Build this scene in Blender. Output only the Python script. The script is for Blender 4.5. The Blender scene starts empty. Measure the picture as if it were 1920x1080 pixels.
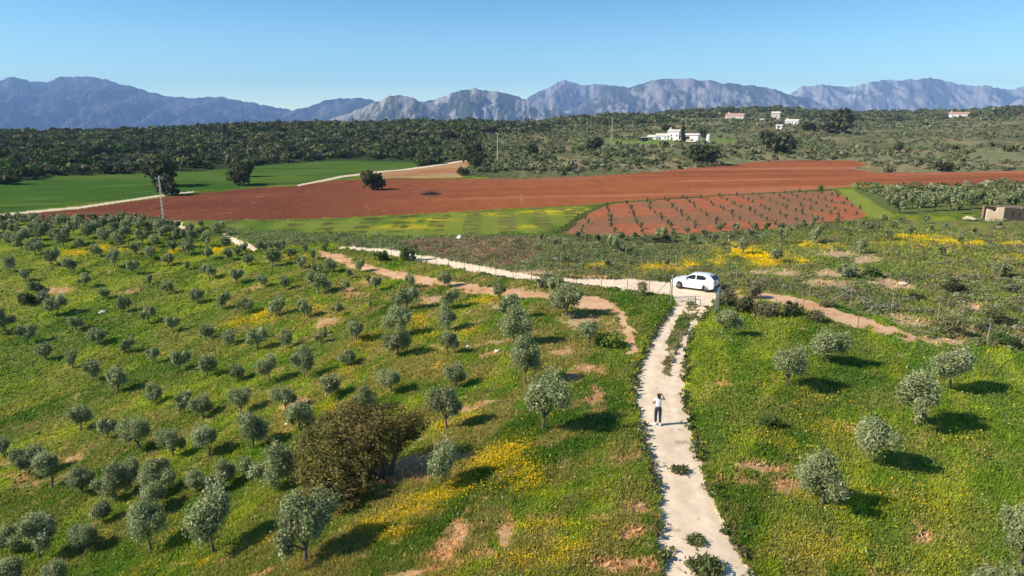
import bpy, bmesh, math, random
import numpy as np
from mathutils import Vector, Matrix
R = math.radians
rng = np.random.default_rng(7)
random.seed(7)
sc = bpy.context.scene
col = sc.collection

# ---------------------------------------------------------------- camera, light, exposure
H = 14.5
PITCH = R(13.4)
CP, SP = math.cos(PITCH), math.sin(PITCH)
F = 1280.0                                   # focal length in photo pixels (1920 wide)
cam = bpy.data.cameras.new('camera'); cam.lens = 24; cam.sensor_width = 36
cam.clip_start = 0.5; cam.clip_end = 60000
cam_ob = bpy.data.objects.new('camera', cam); col.objects.link(cam_ob)
cam_ob.location = (0, 0, H); cam_ob.rotation_euler = (R(90) - PITCH, 0, 0)
sc.camera = cam_ob

SUN_EL, SUN_AZ = 37.0, 258.0                 # azimuth clockwise from +Y
world = bpy.data.worlds.new('World'); sc.world = world; world.use_nodes = True
wn = world.node_tree; wn.nodes.clear()
sky = wn.nodes.new('ShaderNodeTexSky'); sky.sky_type = 'NISHITA'; sky.sun_disc = False
sky.sun_elevation = R(SUN_EL); sky.sun_rotation = R(SUN_AZ)
sky.air_density = 1.0; sky.dust_density = 0.0; sky.ozone_density = 2.5; sky.altitude = 300
bg = wn.nodes.new('ShaderNodeBackground'); bg.inputs['Strength'].default_value = 0.09
wo = wn.nodes.new('ShaderNodeOutputWorld')
tint = wn.nodes.new('ShaderNodeVectorMath'); tint.operation = 'MULTIPLY'; tint.inputs[1].default_value = (.62, .96, 1.08)
wn.links.new(sky.outputs[0], tint.inputs[0])
tc = wn.nodes.new('ShaderNodeTexCoord'); sx_ = wn.nodes.new('ShaderNodeSeparateXYZ'); wn.links.new(tc.outputs['Generated'], sx_.inputs[0])
rmp = wn.nodes.new('ShaderNodeValToRGB'); wn.links.new(sx_.outputs['Z'], rmp.inputs[0])      # the pale band of air low over the horizon
e_ = rmp.color_ramp.elements; e_[0].position = 0.0; e_[0].color = (1, .72, .49, 1); e_[1].position = .17; e_[1].color = (.28, .315, .333, 1)
k_ = e_.new(.08); k_.color = (.50, .45, .39, 1)
pale = wn.nodes.new('ShaderNodeVectorMath'); pale.operation = 'MULTIPLY'; sc3_ = wn.nodes.new('ShaderNodeVectorMath'); sc3_.operation = 'SCALE'; sc3_.inputs['Scale'].default_value = 3.0
wn.links.new(rmp.outputs[0], sc3_.inputs[0]); wn.links.new(tint.outputs[0], pale.inputs[0]); wn.links.new(sc3_.outputs[0], pale.inputs[1])
wn.links.new(pale.outputs[0], bg.inputs[0]); wn.links.new(bg.outputs[0], wo.inputs[0])
sl = bpy.data.lights.new('sun', 'SUN'); sl.energy = 5.0; sl.angle = R(0.53); sl.color = (1.0, 0.91, 0.76)
so = bpy.data.objects.new('sun', sl); col.objects.link(so)
sdir = Vector((math.sin(R(SUN_AZ)) * math.cos(R(SUN_EL)), math.cos(R(SUN_AZ)) * math.cos(R(SUN_EL)), math.sin(R(SUN_EL))))
so.rotation_euler = sdir.to_track_quat('Z', 'Y').to_euler(); so.location = (-30, -10, 60)
vs = sc.view_settings; vs.view_transform = 'Standard'; vs.look = 'None'; vs.exposure = 0.64; vs.gamma = 1
vs.use_curve_mapping = False
sc.cycles.max_bounces = 5; sc.cycles.diffuse_bounces = 2; sc.cycles.transmission_bounces = 3
sc.cycles.volume_bounces = 0; sc.cycles.transparent_max_bounces = 6

# ---------------------------------------------------------------- noise
def _hash(i, j, s):
    h = (i.astype(np.int64) * 374761393 + j.astype(np.int64) * 668265263 + s * 1442695041) & 0x7fffffff
    h = ((h ^ (h >> 13)) * 1274126177) & 0x7fffffff
    h = (h ^ (h >> 16)) * 362437 & 0xffffff
    return h / float(0xffffff)
def vn(x, y, s=0):
    xi = np.floor(x); yi = np.floor(y); fx = x - xi; fy = y - yi
    fx = fx * fx * (3 - 2 * fx); fy = fy * fy * (3 - 2 * fy)
    a = _hash(xi, yi, s); b = _hash(xi + 1, yi, s); c = _hash(xi, yi + 1, s); d = _hash(xi + 1, yi + 1, s)
    return (a * (1 - fx) + b * fx) * (1 - fy) + (c * (1 - fx) + d * fx) * fy
def fbm(x, y, o=4, s=0, g=0.5):
    t = 0; a = 1; n = 0
    for k in range(o):
        t = t + a * vn(x * 2 ** k + 17.3 * k, y * 2 ** k - 9.1 * k, s + k); n += a; a *= g
    return t / n
def ss(a, b, x):
    t = np.clip((x - a) / (b - a), 0, 1); return t * t * (3 - 2 * t)

# ---------------------------------------------------------------- terrain height
UK = np.array([-1.2, -.73, -.5, -.25, 0, .2, .35, .5, .73, 1.2])
YK = np.array([0, 12, 20, 30, 45, 60, 75, 90, 105, 130, 170, 210.])
ZT = np.array([
 [-3.4, -2.6, -1.8, -.7, 0, 0, 0, -.3, -.9, -1.6],
 [-3.8, -3.0, -2.0, -.8, 0, 0, 0, -.4, -1.0, -1.8],
 [-5.0, -4.0, -2.7, -1., 0, 0, 0, -.5, -1.2, -2.2],
 [-7.0, -5.5, -3.8, -1.5, -.1, 0, -.2, -.8, -1.5, -2.2],
 [-8.0, -6.5, -4.5, -1.8, -.2, 0, 0, -.4, -1.0, -1.4],
 [-8.0, -6.5, -4.5, -1.8, -.3, 0, 0, 0, -.3, -.5],
 [-6.0, -5.0, -3.4, -1.3, -.2, 0, .2, .2, 0, 0],
 [-3.0, -2.6, -1.6, -.6, 0, 0, .3, .4, .3, .3],
 [-.6, -.4, -.1, 0, 0, 0, .2, .3, .4, .4],
 [-.3, -.3, -.3, -.2, 0, 0, 0, 0, 0, 0],
 [0, 0, 0, 0, 0, 0, 0, 0, 0, 0],
 [.4, .4, .2, 0, 0, 0, 0, 0, 0, 0]])
FOOT = np.array([166, 168, 218, 284, 193, 225, 255, 280, 215, 215.])
CREST = np.array([420, 420, 450, 480, 600, 760, 900, 900, 900, 900.])
CZ = np.array([7.5, 7.5, 9.5, 14, 17.5, 26, 37, 30, 36, 36.])
LY = np.linspace(math.log(5), math.log(16000), 420); UU = np.linspace(-1.4, 1.4, 141)
def _table():
    Y = np.exp(LY); G = np.zeros((len(Y), len(UU)))
    near = np.array([np.interp(UU, UK, r) for r in ZT])
    ft = np.interp(UU, UK, FOOT); cr = np.interp(UU, UK, CREST); cz = np.interp(UU, UK, CZ)
    for j in range(len(UU)):
        b = np.interp(Y, YK, near[:, j])
        t = np.clip((Y - ft[j]) / (cr[j] - ft[j]), 0, 1)
        hill = cz[j] * t ** 1.12
        fall = ss(cr[j], cr[j] + 700, Y) * (cz[j] + 30)
        G[:, j] = b * (1 - ss(210, 300, Y)) + hill - fall
    for _ in range(3):
        G[1:-1] = (G[:-2] + 2 * G[1:-1] + G[2:]) / 4
        G[:, 1:-1] = (G[:, :-2] + 2 * G[:, 1:-1] + G[:, 2:]) / 4
    return G
GT = _table()
def hz(x, y):
    x = np.asarray(x, float); y = np.maximum(np.asarray(y, float), 5.0)
    u = np.clip(x / y, -1.39, 1.39); l = np.clip(np.log(y), LY[0], LY[-1] - 1e-6)
    a = (u + 1.4) / 2.8 * (len(UU) - 1); b = (l - LY[0]) / (LY[-1] - LY[0]) * (len(LY) - 1)
    i = np.clip(a.astype(int), 0, len(UU) - 2); j = np.clip(b.astype(int), 0, len(LY) - 2)
    fa = a - i; fb = b - j
    z = (GT[j, i] * (1 - fa) + GT[j, i + 1] * fa) * (1 - fb) + (GT[j + 1, i] * (1 - fa) + GT[j + 1, i + 1] * fa) * fb
    far = ss(240, 330, y)
    z = z + far * (fbm(x / 90, y / 90, 3, 5) - .5) * 5 * (1 - ss(900, 1500, y))
    z = z + (fbm(x / 22, y / 22, 2, 9) - .5) * 0.5 * ss(15, 40, np.abs(x - 8))
    return z
_marchY = np.exp(np.linspace(math.log(7), math.log(2500), 2600))
def gp(px, py):
    """ground point seen at photo pixel (px, py)"""
    du = (px - 960) / F; t = (py - 540) / F
    dy = CP - t * SP; dz = -SP - t * CP
    x = _marchY * du / dy; z = H + _marchY * dz / dy
    d = z - hz(x, _marchY)
    k = np.argmax(d < 0) if (d < 0).any() else len(d) - 1
    k = max(k, 1); w = d[k - 1] / (d[k - 1] - d[k]) if d[k] != d[k - 1] else 0
    y = _marchY[k - 1] + (_marchY[k] - _marchY[k - 1]) * w
    return np.array([y * du / dy, y])
def depth(p):
    return p[1] * CP + (H - float(hz(p[0], p[1]))) * SP
def loc(px, py):
    p = gp(px, py); return Vector((p[0], p[1], float(hz(p[0], p[1]))))
def wpoly(pts): return np.array([gp(*p) for p in pts])
def inside(P, x, y):
    res = np.zeros(x.shape, bool)
    m = (x > P[:, 0].min()) & (x < P[:, 0].max()) & (y > P[:, 1].min()) & (y < P[:, 1].max())
    if not m.any(): return res
    xs = x[m]; ys = y[m]; r = np.zeros(xs.shape, bool); n = len(P)
    for i in range(n):
        x1, y1 = P[i]; x2, y2 = P[(i + 1) % n]
        c = (y1 > ys) != (y2 > ys)
        r ^= c & (xs < (x2 - x1) * (ys - y1) / ((y2 - y1) if y2 != y1 else 1e-9) + x1)
    res[m] = r; return res
def blob(px, py, rx, ry):
    c = gp(px, py); l = gp(px - rx, py); u = gp(px, py - ry)
    return c[0], c[1], max(abs(c[0] - l[0]), .15), max(abs(u[1] - c[1]), .15), c[0] / c[1]
def blobmask(bl, x, y):
    m = np.zeros(x.shape)
    for (cx, cy, rx, ry, k), s in bl:
        q = (np.abs(x - cx) < 2.6 * rx + abs(k) * 2.6 * ry) & (np.abs(y - cy) < 2.6 * ry)
        if q.any():
            dx = (x[q] - cx - k * (y[q] - cy)) / rx; dy = (y[q] - cy) / ry
            m[q] = np.maximum(m[q], s * np.exp(-(dx * dx + dy * dy) * .9))
    return m

# ---------------------------------------------------------------- land cover map (all in world metres)
P_ROAD = wpoly([(1238,1110),(1243,1040),(1230,1000),(1240,940),(1225,900),(1212,860),(1200,810),(1192,760),(1188,710),(1198,680),(1215,650),(1232,615),(1252,588),(1264,573),(1256,553),
  (1200,546),(1150,541),(1050,531),(960,524),(900,512),(800,491),(740,481),(700,472),(640,466),(622,464),(640,461),(720,466),(780,476),(850,488),(930,504),(1000,516),(1080,522),(1180,523),(1260,529),(1350,537),
  (1352,547),(1338,562),(1322,590),(1300,620),(1290,660),(1285,700),(1283,740),(1290,780),(1298,810),(1312,850),(1328,900),(1345,950),(1365,1000),(1388,1040),(1430,1110)])
P_ROAD2 = wpoly([(411,437),(425,439),(455,452),(484,464),(478,471),(455,465),(432,452)])
P_ROAD3 = wpoly([(318,414),(332,413),(342,420),(350,433),(343,433),(330,424)])
P_STRIP = wpoly([(1285,572),(1302,562),(1312,565),(1308,585),(1290,612),(1275,640),(1262,680),(1252,710),(1244,705),(1248,660),(1262,615)])
P_SAND = [wpoly(p) for p in (
  [(590,468),(640,478),(668,490),(700,500),(760,511),(820,522),(870,530),(930,541),(1000,546),(1060,549),(1120,556),(1150,568),(1165,582),(1150,590),(1120,583),(1080,578),(1030,562),(960,560),(900,553),(840,543),(770,530),(700,512),(650,500),(600,480)],
  [(1345,545),(1400,545),(1470,551),(1520,564),(1580,583),(1650,608),(1725,632),(1700,640),(1640,622),(1570,602),(1500,580),(1440,566),(1350,556)],
  [(1148,578),(1168,585),(1190,625),(1196,665),(1180,668),(1175,630),(1160,605)])]
P_CROP = wpoly([(-400,440),(0,401),(290,367),(370,358),(560,346),(640,329),(700,321),(785,314),(775,303),(640,301),(600,303),(480,311),(380,321),(260,326),(110,329),(0,347),(-400,370)])
P_PLOUGH = wpoly([(-400,460),(-200,434),(0,416),(320,415),(640,409),(900,394),(1100,384),(1140,379),(1500,357),(1600,350),(1920,347),(2300,346),(2300,316),(1920,319),(1750,323),(1640,324),(1600,317),(1628,308),(1600,301),(1500,300),(1400,305),(1280,317),(1130,329),(1000,335),(870,335),(720,335),(640,337),(560,348),(470,353),(370,363),(290,372),(150,392),(0,406),(-400,450)])
P_PLOT = wpoly([(1038,437),(1060,425),(1092,400),(1142,381),(1300,370),(1560,356),(1592,374),(1628,405),(1600,412),(1500,424),(1400,432),(1290,438),(1200,443),(1100,441)])
P_PLANT = wpoly([(345,414),(640,410),(900,396),(1100,386),(1136,382),(1088,400),(1055,426),(1030,437),(850,442),(640,440),(480,430),(380,422)])
P_FALLOW = wpoly([(705,324),(800,313),(885,300),(880,311),(858,324),(868,333),(720,334)])
P_TRK = [wpoly(p) for p in ([(-200,420),(0,401),(150,387),(290,366.5),(362,358.5),(362,361),(290,370),(150,391),(0,405.5),(-200,424)],
  [(556,347),(640,329.5),(700,321.5),(780,313.5),(882,298),(882,300.5),(780,316.5),(700,325),(640,333),(560,349)])]
P_GSTRIP = wpoly([(1572,356),(1598,356),(1640,380),(1680,405),(1655,412),(1625,405),(1592,376)])
P_GROVE = wpoly([(1600,352),(1920,347),(2200,345),(2200,398),(1845,396),(1690,404),(1640,382)])
P_BROWN = wpoly([(740,452),(850,444),(1000,446),(1020,470),(960,500),(880,492),(800,475)])
P_DULL = wpoly([(365,420),(640,440),(1030,440),(1290,440),(1450,432),(1400,470),(1200,500),(1000,515),(800,485),(640,458),(500,462),(420,435)])
P_BEYOND = wpoly([(1350,540),(1520,555),(1740,635),(1900,660),(2300,720),(2300,430),(1920,410),(1600,415),(1290,440),(900,445),(640,455),(1000,516),(1260,528)])

FLW = [(blob(*b[:4]), b[4] if len(b) > 4 else 1) for b in [
 (1020,398,50,4),(1075,393,30,4),(930,402,50,3,.7),(800,412,50,4,.7),(760,425,60,5,.6),(980,425,30,3,.7),(1075,400,20,3),
 (1330,492,42,8),(1300,498,40,6,.8),(1385,470,34,6),(1420,478,40,8),(1440,492,34,7),(1492,490,20,6),(1505,458,20,5,.8),(1380,460,40,4,.7),(1350,480,50,4,.7),
 (1240,502,60,6,.7),(1110,497,45,4,.7),(1240,512,60,4,.5),(1780,452,50,4),(1860,456,70,4),(1770,470,16,4),(1715,443,50,3,.7),(1900,490,25,12,.6),(1560,462,30,4,.6),(1750,462,60,6,.5),(1660,455,50,5,.4),
 (205,466,45,5,.8),(145,473,25,5,.8),(312,470,20,5,1),(405,468,16,6,.8),(300,492,40,4,.4),(462,603,28,8,.9),(490,588,14,5,.9),(600,575,16,4,.7),(560,480,30,4,.5),
 (700,640,30,9,.7),(680,655,12,6,.9),(780,602,20,10,.8),(790,625,20,8,.6),(885,622,26,8,.8),(900,565,30,5,.5),(820,690,10,12,.7),(655,700,12,7,1),
 (632,765,18,14,1),(600,800,20,8,.8),(560,790,22,10,.6),(930,862,45,22,1),(905,905,55,14,.9),(965,845,40,22,.8),(990,890,30,25,.8),(1015,880,25,20,.6),(820,935,60,9,.9),(760,965,60,10,.8),(700,985,45,9,.9),
 (740,1000,30,10,.6),(870,920,50,10,.7),(450,1035,45,8,1),(395,1052,30,5,.9),(335,968,12,6,.9),(205,1000,12,6,.8),(190,965,8,5,.6),(245,938,12,5,.7),(1000,1050,50,20,.6),(1060,1030,50,15,.5),(1020,985,60,10,.5),
 (20,1052,30,7,.5),(60,1045,20,5,.4),(290,865,20,8,.5),(530,860,16,10,.5),(430,850,14,8,.5),(880,780,30,6,.7),(820,800,24,8,.7),(1480,830,60,20,.25),(1700,940,80,25,.3),(1600,1040,80,25,.4),(1560,800,60,15,.3),(1820,830,50,12,.3),(1560,745,40,8,.4)]]
SOIL = [(blob(*b[:4]), b[4] if len(b) > 4 else 1) for b in [
 (775,862,40,10,1.1),(750,890,60,20,.9),(860,855,30,7,.8),(1095,690,22,8,.8),(1075,705,14,8,.7),(1115,745,14,20,.7),(1130,700,14,10,.6),(1100,605,36,12,.8),(1080,600,30,14,.6),(1150,620,20,10,.5),
 (880,765,25,5,.8),(905,755,25,4,.7),(860,1005,14,22,.9),(835,1035,20,18,.8),(945,1000,12,25,.7),(910,1040,25,20,.6),(1195,955,22,12,1),(1180,1005,25,12,.9),(1150,1062,45,14,1),(1215,1060,20,20,.7),
 (790,1072,60,9,.8),(1430,878,45,10,.8),(1480,912,32,16,.8),(1565,928,28,6,1),(1735,1015,20,9,.8),(615,602,18,7,.9),(600,612,10,5,.8),(115,545,20,7,.8),(95,548,10,5,.6),(240,548,30,5,.4),(500,1072,30,6,.8),(345,1060,20,5,.5),
 (1575,476,36,5,.9),(1620,487,30,6,.8),(1560,512,50,6,.7),(1545,533,45,7,.9),(1690,538,38,5,1.),(1655,530,30,5,.8),(1480,512,36,5,.7),(1430,510,30,4,.6),(1825,577,22,6,.9),(1845,618,35,8,1),(1765,640,45,6,1),(1880,632,35,6,.8),(1720,607,22,6,.9),(1700,595,22,5,.8),
 (985,512,50,4,.9),(1100,520,60,3,.7),(1320,515,40,3,.4),(930,545,60,6,.6),(700,525,30,10,.5),(660,548,16,10,.6),(930,575,20,7,.5),(810,560,26,6,.8),(1320,745,10,30,.5),(1345,720,14,7,.6),(140,858,30,8,.6),(40,900,40,15,.5),(10,870,20,8,.5),(555,755,22,6,.9),(930,640,30,5,.6),(915,665,26,6,.7),(1055,660,30,5,.6),(480,540,20,4,.6),(640,945,40,7,.5),(300,885,20,5,.3),(1400,900,40,20,.4),(1180,900,16,20,.3),(1110,980,30,20,.3)]]
GREEN = [(blob(*b[:4]), b[4] if len(b) > 4 else 1) for b in [
 (1170,560,60,12,.9),(1140,700,30,40,.7),(1150,800,40,40,.6),(1100,900,50,40,.5),(1020,960,60,20,.6),(1100,960,40,40,.5),(900,1010,40,16,.7),(980,640,50,20,.4),(1600,700,80,20,.8),(1750,690,90,22,.9),(1880,750,60,25,.8),(1380,640,40,30,.8),(1330,680,20,30,.6),
 (1500,770,30,10,.6),(1430,790,30,10,.7),(1500,960,50,14,.6),(300,700,120,30,.5),(150,640,100,25,.5),(100,760,100,30,.5),(40,700,50,20,.6),(600,650,60,12,.6),(690,560,50,8,.5),(1600,530,40,8,.7),(1800,560,50,8,.7),(1730,545,50,8,.6),(1470,535,40,8,.7),(1850,520,60,8,.5),(900,735,60,16,.6),(1740,870,50,12,.6),(1200,470,60,8,.6),(1120,480,60,7,.5),(1100,780,50,20,.5),(1330,800,30,30,.5)]]

BANKS = [(gp(1140, 381), gp(1300, 370)), (gp(1300, 370), gp(1450, 361)), (gp(1450, 361), gp(1560, 356)), (gp(1140, 381), gp(1092, 400)), (gp(1092, 400), gp(1045, 436))]
def arr(*c): return np.array(c, float)
def mix(C, c, m): return C * (1 - m[:, None]) + (c if getattr(c, 'ndim', 1) == 2 else c[None, :]) * m[:, None]
RL = wpoly([(1238,1110),(1243,1040),(1232,1000),(1236,940),(1225,900),(1212,860),(1200,810),(1192,760),(1188,710),(1198,680),(1215,650),(1232,615),(1252,588)])
RR_ = wpoly([(1430,1110),(1388,1040),(1365,1000),(1345,950),(1328,900),(1312,850),(1298,810),(1290,780),(1283,740),(1285,700),(1290,660),(1300,620),(1322,590)])
def landcover(x, y):
    """returns albedo, class id, flower amount, bare amount"""
    n = len(x); r = np.hypot(x, y)
    ja = 0.16 + 0.0022 * r
    jx = (fbm(x * 1.3, y * 1.3, 3, 31) - .5) * 2.6 * ja; jy = (fbm(x * 1.3 + 50, y * 1.3, 3, 37) - .5) * 2.6 * ja
    xj = x + jx; yj = y + jy
    cls = np.zeros(n, int)
    # streaks run along the planting lines
    a = R(58); sx = x * math.cos(a) + y * math.sin(a); sy = -x * math.sin(a) + y * math.cos(a)
    st = fbm(sx / 7, sy / 1.6, 4, 3); st2 = fbm(sx / 16, sy / 5, 4, 13); big = fbm(x / 26, y / 26, 4, 21); fine = fbm(x * 2.2, y * 2.2, 3, 41)
    mid = fbm(x / 3.1, y / 3.1, 4, 61)
    C = np.tile(arr(.115, .172, .020), (n, 1))
    C = mix(C, arr(.245, .270, .028), ss(.44, .64, st) * .85)
    C = mix(C, arr(.048, .100, .016), ss(.48, .66, st2) * .75)
    C = mix(C, arr(.155, .175, .040), ss(.48, .66, mid) * .55)
    u = x / np.maximum(y, 5)
    ctr = (.30 + .70 * ss(-.46, -.2, u)) * (1 - ss(.12, .26, u)) * (1 - ss(70, 95, y))
    bey = inside(P_BEYOND, xj, yj).astype(float)
    dry = np.clip(ctr * .95 + bey * .75 + .35 * ss(.5, .7, big) + .6 * (1 - ss(20, 26, y)) * ss(-.1, .1, u), 0, 1)
    C = mix(C, arr(.225, .185, .060), dry * ss(.40, .62, fbm(sx / 3, sy / 1.1, 4, 71)) * .85)
    soilm = np.clip(blobmask(SOIL, xj, yj) + .10 * dry, 0, 1.1)
    far2 = ss(60, 110, y)
    C = mix(C, arr(.150, .165, .060), bey * .55)
    gm = blobmask(GREEN, xj, yj)
    C = mix(C, arr(.060, .125, .022), gm * (.45 + .45 * mid))
    dull = inside(P_DULL, xj, yj).astype(float)
    C = mix(C, arr(.125, .145, .070), dull * .7)
    br = inside(P_BROWN, xj, yj).astype(float)
    C = mix(C, arr(.19, .125, .085), br * (.55 + .4 * ss(.4, .6, mid)))
    # flowers
    fm = blobmask(FLW, xj, yj)
    fl = fm * ss(.38, .58, fbm(x / 1.1 + 9, y / (1.1 + y / 60), 4, 91) * .6 + st * .4)
    fl = np.clip(fl * 1.3 + .10 * ss(.62, .75, fbm(sx / 4, sy / 1.3, 4, 101)) * (y < 60), 0, 1)
    C = mix(C, arr(.50, .36, .012), fl * (.50 + .5 * ss(45, 75, y)))
    # bare earth
    bm = ss(.47, .75, soilm * .50 + (fbm(sx / 2.2, sy / .8, 5, 111) * .55 + fbm(x / .35, y / .35, 3, 115) * .45) * .78)
    soilc = mix(np.tile(arr(.54, .365, .225), (n, 1)), arr(.48, .27, .145), ss(.4, .6, big))
    stones = ss(.62, .72, fine) * .35
    soilc = mix(soilc, arr(.58, .47, .36), stones)
    C = mix(C, soilc, bm * .85)
    # grass strip by the grove
    q = inside(P_GSTRIP, xj, yj); C[q] = mix(C[q], arr(.24, .27, .05), np.full(q.sum(), .8))
    q = inside(P_GROVE, xj, yj); C[q] = mix(C[q], arr(.12, .14, .05), np.full(q.sum(), .8))
    # hillside behind the fields
    ft = np.interp(u, UK, FOOT) * .97
    hill = ((y > ft - 4) & (y > 160)) | ((u > .46) & (y > 203))
    hb = ss(.45, .6, fbm(x / 34, y / 34, 4, 121))
    HC = mix(np.tile(arr(.130, .138, .060), (n, 1)), arr(.205, .205, .105), hb * .8)
    HC = mix(HC, arr(.30, .21, .12), ss(.57, .68, fbm(x / 18, y / 40, 4, 131)) * .7)
    HC = mix(HC, arr(.045, .060, .025), 1 - ss(-.10, .02, u))
    near_farm = np.exp(-(((x - 95) / 60) ** 2 + ((y - 370) / 45) ** 2))
    HC = mix(HC, arr(.16, .23, .05), np.clip(near_farm * 1.2, 0, 1) * ss(.35, .6, fbm(x / 12, y / 12, 3, 141)))
    C[hill] = HC[hill]; cls[hill] = 8
    plain = y > 1500
    C[plain] = mix(np.tile(arr(.15, .17, .08), (plain.sum(), 1)), arr(.30, .25, .17), ss(.5, .62, fbm(x[plain] / 300, y[plain] / 500, 4, 7)))
    # red ploughed field
    q = inside(P_PLOUGH, x + jx * .5, y + jy * .5)
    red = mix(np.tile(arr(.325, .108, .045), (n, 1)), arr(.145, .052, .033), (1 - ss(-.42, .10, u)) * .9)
    red = mix(red, arr(.44, .185, .10), ss(.50, .68, fbm(x / 70, (y - .25 * x) / 9, 4, 151)) * .6 * ss(-.3, .1, u))
    red = mix(red, arr(.21, .075, .042), ss(.50, .66, fbm(x / 60 + 7, (y - .2 * x) / 7, 4, 155)) * .55)
    red = red * (.86 + .28 * fbm(x / 2.5, y / 9, 3, 161))[:, None]
    red = mix(red, arr(.5, .35, .25), ss(.86, .90, fbm(x / 2.2, y / 2.2, 2, 171)) * .4)
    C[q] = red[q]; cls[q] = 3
    q = inside(P_CROP, xj, yj)
    cr = mix(np.tile(arr(.056, .120, .022), (n, 1)), arr(.095, .155, .030), ss(.42, .66, fbm(x / 40, y / 25, 4, 181)) * .8)
    cr = mix(cr, arr(.115, .165, .03), ss(.55, .72, fbm(x / 55, (y - .3 * x) / 5, 4, 185)) * .7)
    cr = cr * (1 - .16 * (np.abs(((y + .35 * x) / 9) % 1 - .5) < .07))[:, None]
    C[q] = (cr * (.84 + .32 * fbm(x / 4, y / 6, 4, 5))[:, None])[q]; cls[q] = 4
    q = inside(P_FALLOW, xj, yj)
    C[q] = mix(np.tile(arr(.36, .17, .08), (q.sum(), 1)), arr(.42, .30, .15), ss(.4, .65, fbm(x[q] / 16, y[q] / 16, 3, 191)) * .8); cls[q] = 7
    q = inside(P_PLOT, xj, yj)
    pr = mix(np.tile(arr(.37, .130, .065), (n, 1)), arr(.27, .135, .075), ss(.4, .6, fbm(x / 9, y / 9, 3, 201)))
    row = np.abs(((x + .1 * y) / 2.0) % 1 - .5)
    pr = pr * (.88 + .24 * fbm(x / 3, y / 1.2, 3, 211))[:, None]
    C[q] = pr[q]; cls[q] = 5
    for (A, B) in BANKS:
        d = B - A; L2 = (d * d).sum(); t = np.clip(((x - A[0]) * d[0] + (y - A[1]) * d[1]) / L2, 0, 1)
        dd = np.hypot(x - A[0] - d[0] * t, y - A[1] - d[1] * t)
        q = dd < .9 + 1.2 * (mid - .5); C[q] = arr(.085, .10, .035); cls[q] = 0
    # planted field: brown dashes in rows between green and yellow
    q = inside(P_PLANT, xj, yj)
    g = mix(np.tile(arr(.100, .165, .028), (n, 1)), arr(.22, .25, .045), ss(.42, .6, fbm(x / 9, y / 12, 3, 221)) * .65)
    g = mix(g, arr(.52, .42, .02), np.clip(fm * 1.2, 0, 1) * ss(.35, .5, fbm(x / 2, y / 2, 3, 231)))
    cc = ((x + .02 * y + .8 * (big - .5)) / 5.4) % 1; rr = ((y - .10 * x + 1.2 * (mid - .5)) / 3.9) % 1
    dash = (ss(0, .06, cc) * (1 - ss(.46, .54, cc)) * (rr < .40)) * ss(.24, .36, fbm(x / 2.5, y / 2.5, 3, 241))
    g = g * (1 - .08 * (cc < .52))[:, None]; g = mix(g, mix(np.tile(arr(.070, .065, .03), (n, 1)), arr(.19, .125, .07), ss(.35, .6, big)), dash * .78)
    C[q] = g[q]; cls[q] = 6
    for P in P_TRK:
        q = inside(P, x + jx * .08, y + jy * .08); C[q] = arr(.66, .52, .38); cls[q] = 9
    sn = fbm(x / 1.5, y / 1.5, 4, 251)
    for P in P_SAND:
        q = inside(P, x + jx * 1.4, y + jy * 1.4) & (sn < .70)
        C[q] = mix(np.tile(arr(.66, .42, .25), (q.sum(), 1)), arr(.56, .31, .16), ss(.4, .6, sn[q])); cls[q] = 2
    q = np.zeros(n, bool)
    for P in (P_ROAD, P_ROAD2, P_ROAD3): q |= inside(P, xj + (fine - .5) * .25, yj + (mid - .5) * .3)
    strip = inside(P_STRIP, x + jx, y + jy) & (fbm(x * 1.1, y * 1.1, 3, 261) > .38)
    spots = fbm(x * 1.6, y * 1.6, 3, 266) > .80
    q &= ~strip
    rd = mix(np.tile(arr(.84, .675, .49), (n, 1)), arr(.78, .60, .43), ss(.45, .65, fbm(x / 1.2, y / 2.5, 4, 271)) * .7)
    rc = (np.interp(y, RL[:, 1], RL[:, 0]) + np.interp(y, RR_[:, 1], RR_[:, 0])) / 2; rw = (np.interp(y, RR_[:, 1], RR_[:, 0]) - np.interp(y, RL[:, 1], RL[:, 0])) / 2
    so_ = np.abs((x - rc) / np.maximum(rw, .5)) * (y < 52) + .5 * (y >= 52)
    rut = np.exp(-((so_ - .48) / .17) ** 2)
    rd = mix(rd, arr(.70, .545, .375), (1 - rut) * (.35 + .5 * ss(.4, .65, fbm(x / .7, y / 1.6, 3, 275))))
    rd = rd * (.93 + .14 * fine)[:, None]
    rd = mix(rd, arr(.36, .29, .20), ss(.76, .82, fbm(x * 2.4, y * 2.4, 3, 281)) * .6)
    C[q] = rd[q]; cls[q] = 1
    # grass strip along the middle of the road, green mixed with brown
    C[strip] = mix(np.tile(arr(.09, .12, .035), (strip.sum(), 1)), arr(.2, .17, .09), ss(.4, .6, mid[strip]))
    bare = np.maximum(bm, np.isin(cls, (1, 2, 3, 5, 7, 9)).astype(float))
    C = C * (.90 + .20 * fine)[:, None]
    return C, cls, np.where(np.isin(cls, (0, 6)), np.maximum(fl, fm * .5), 0), bare

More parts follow.
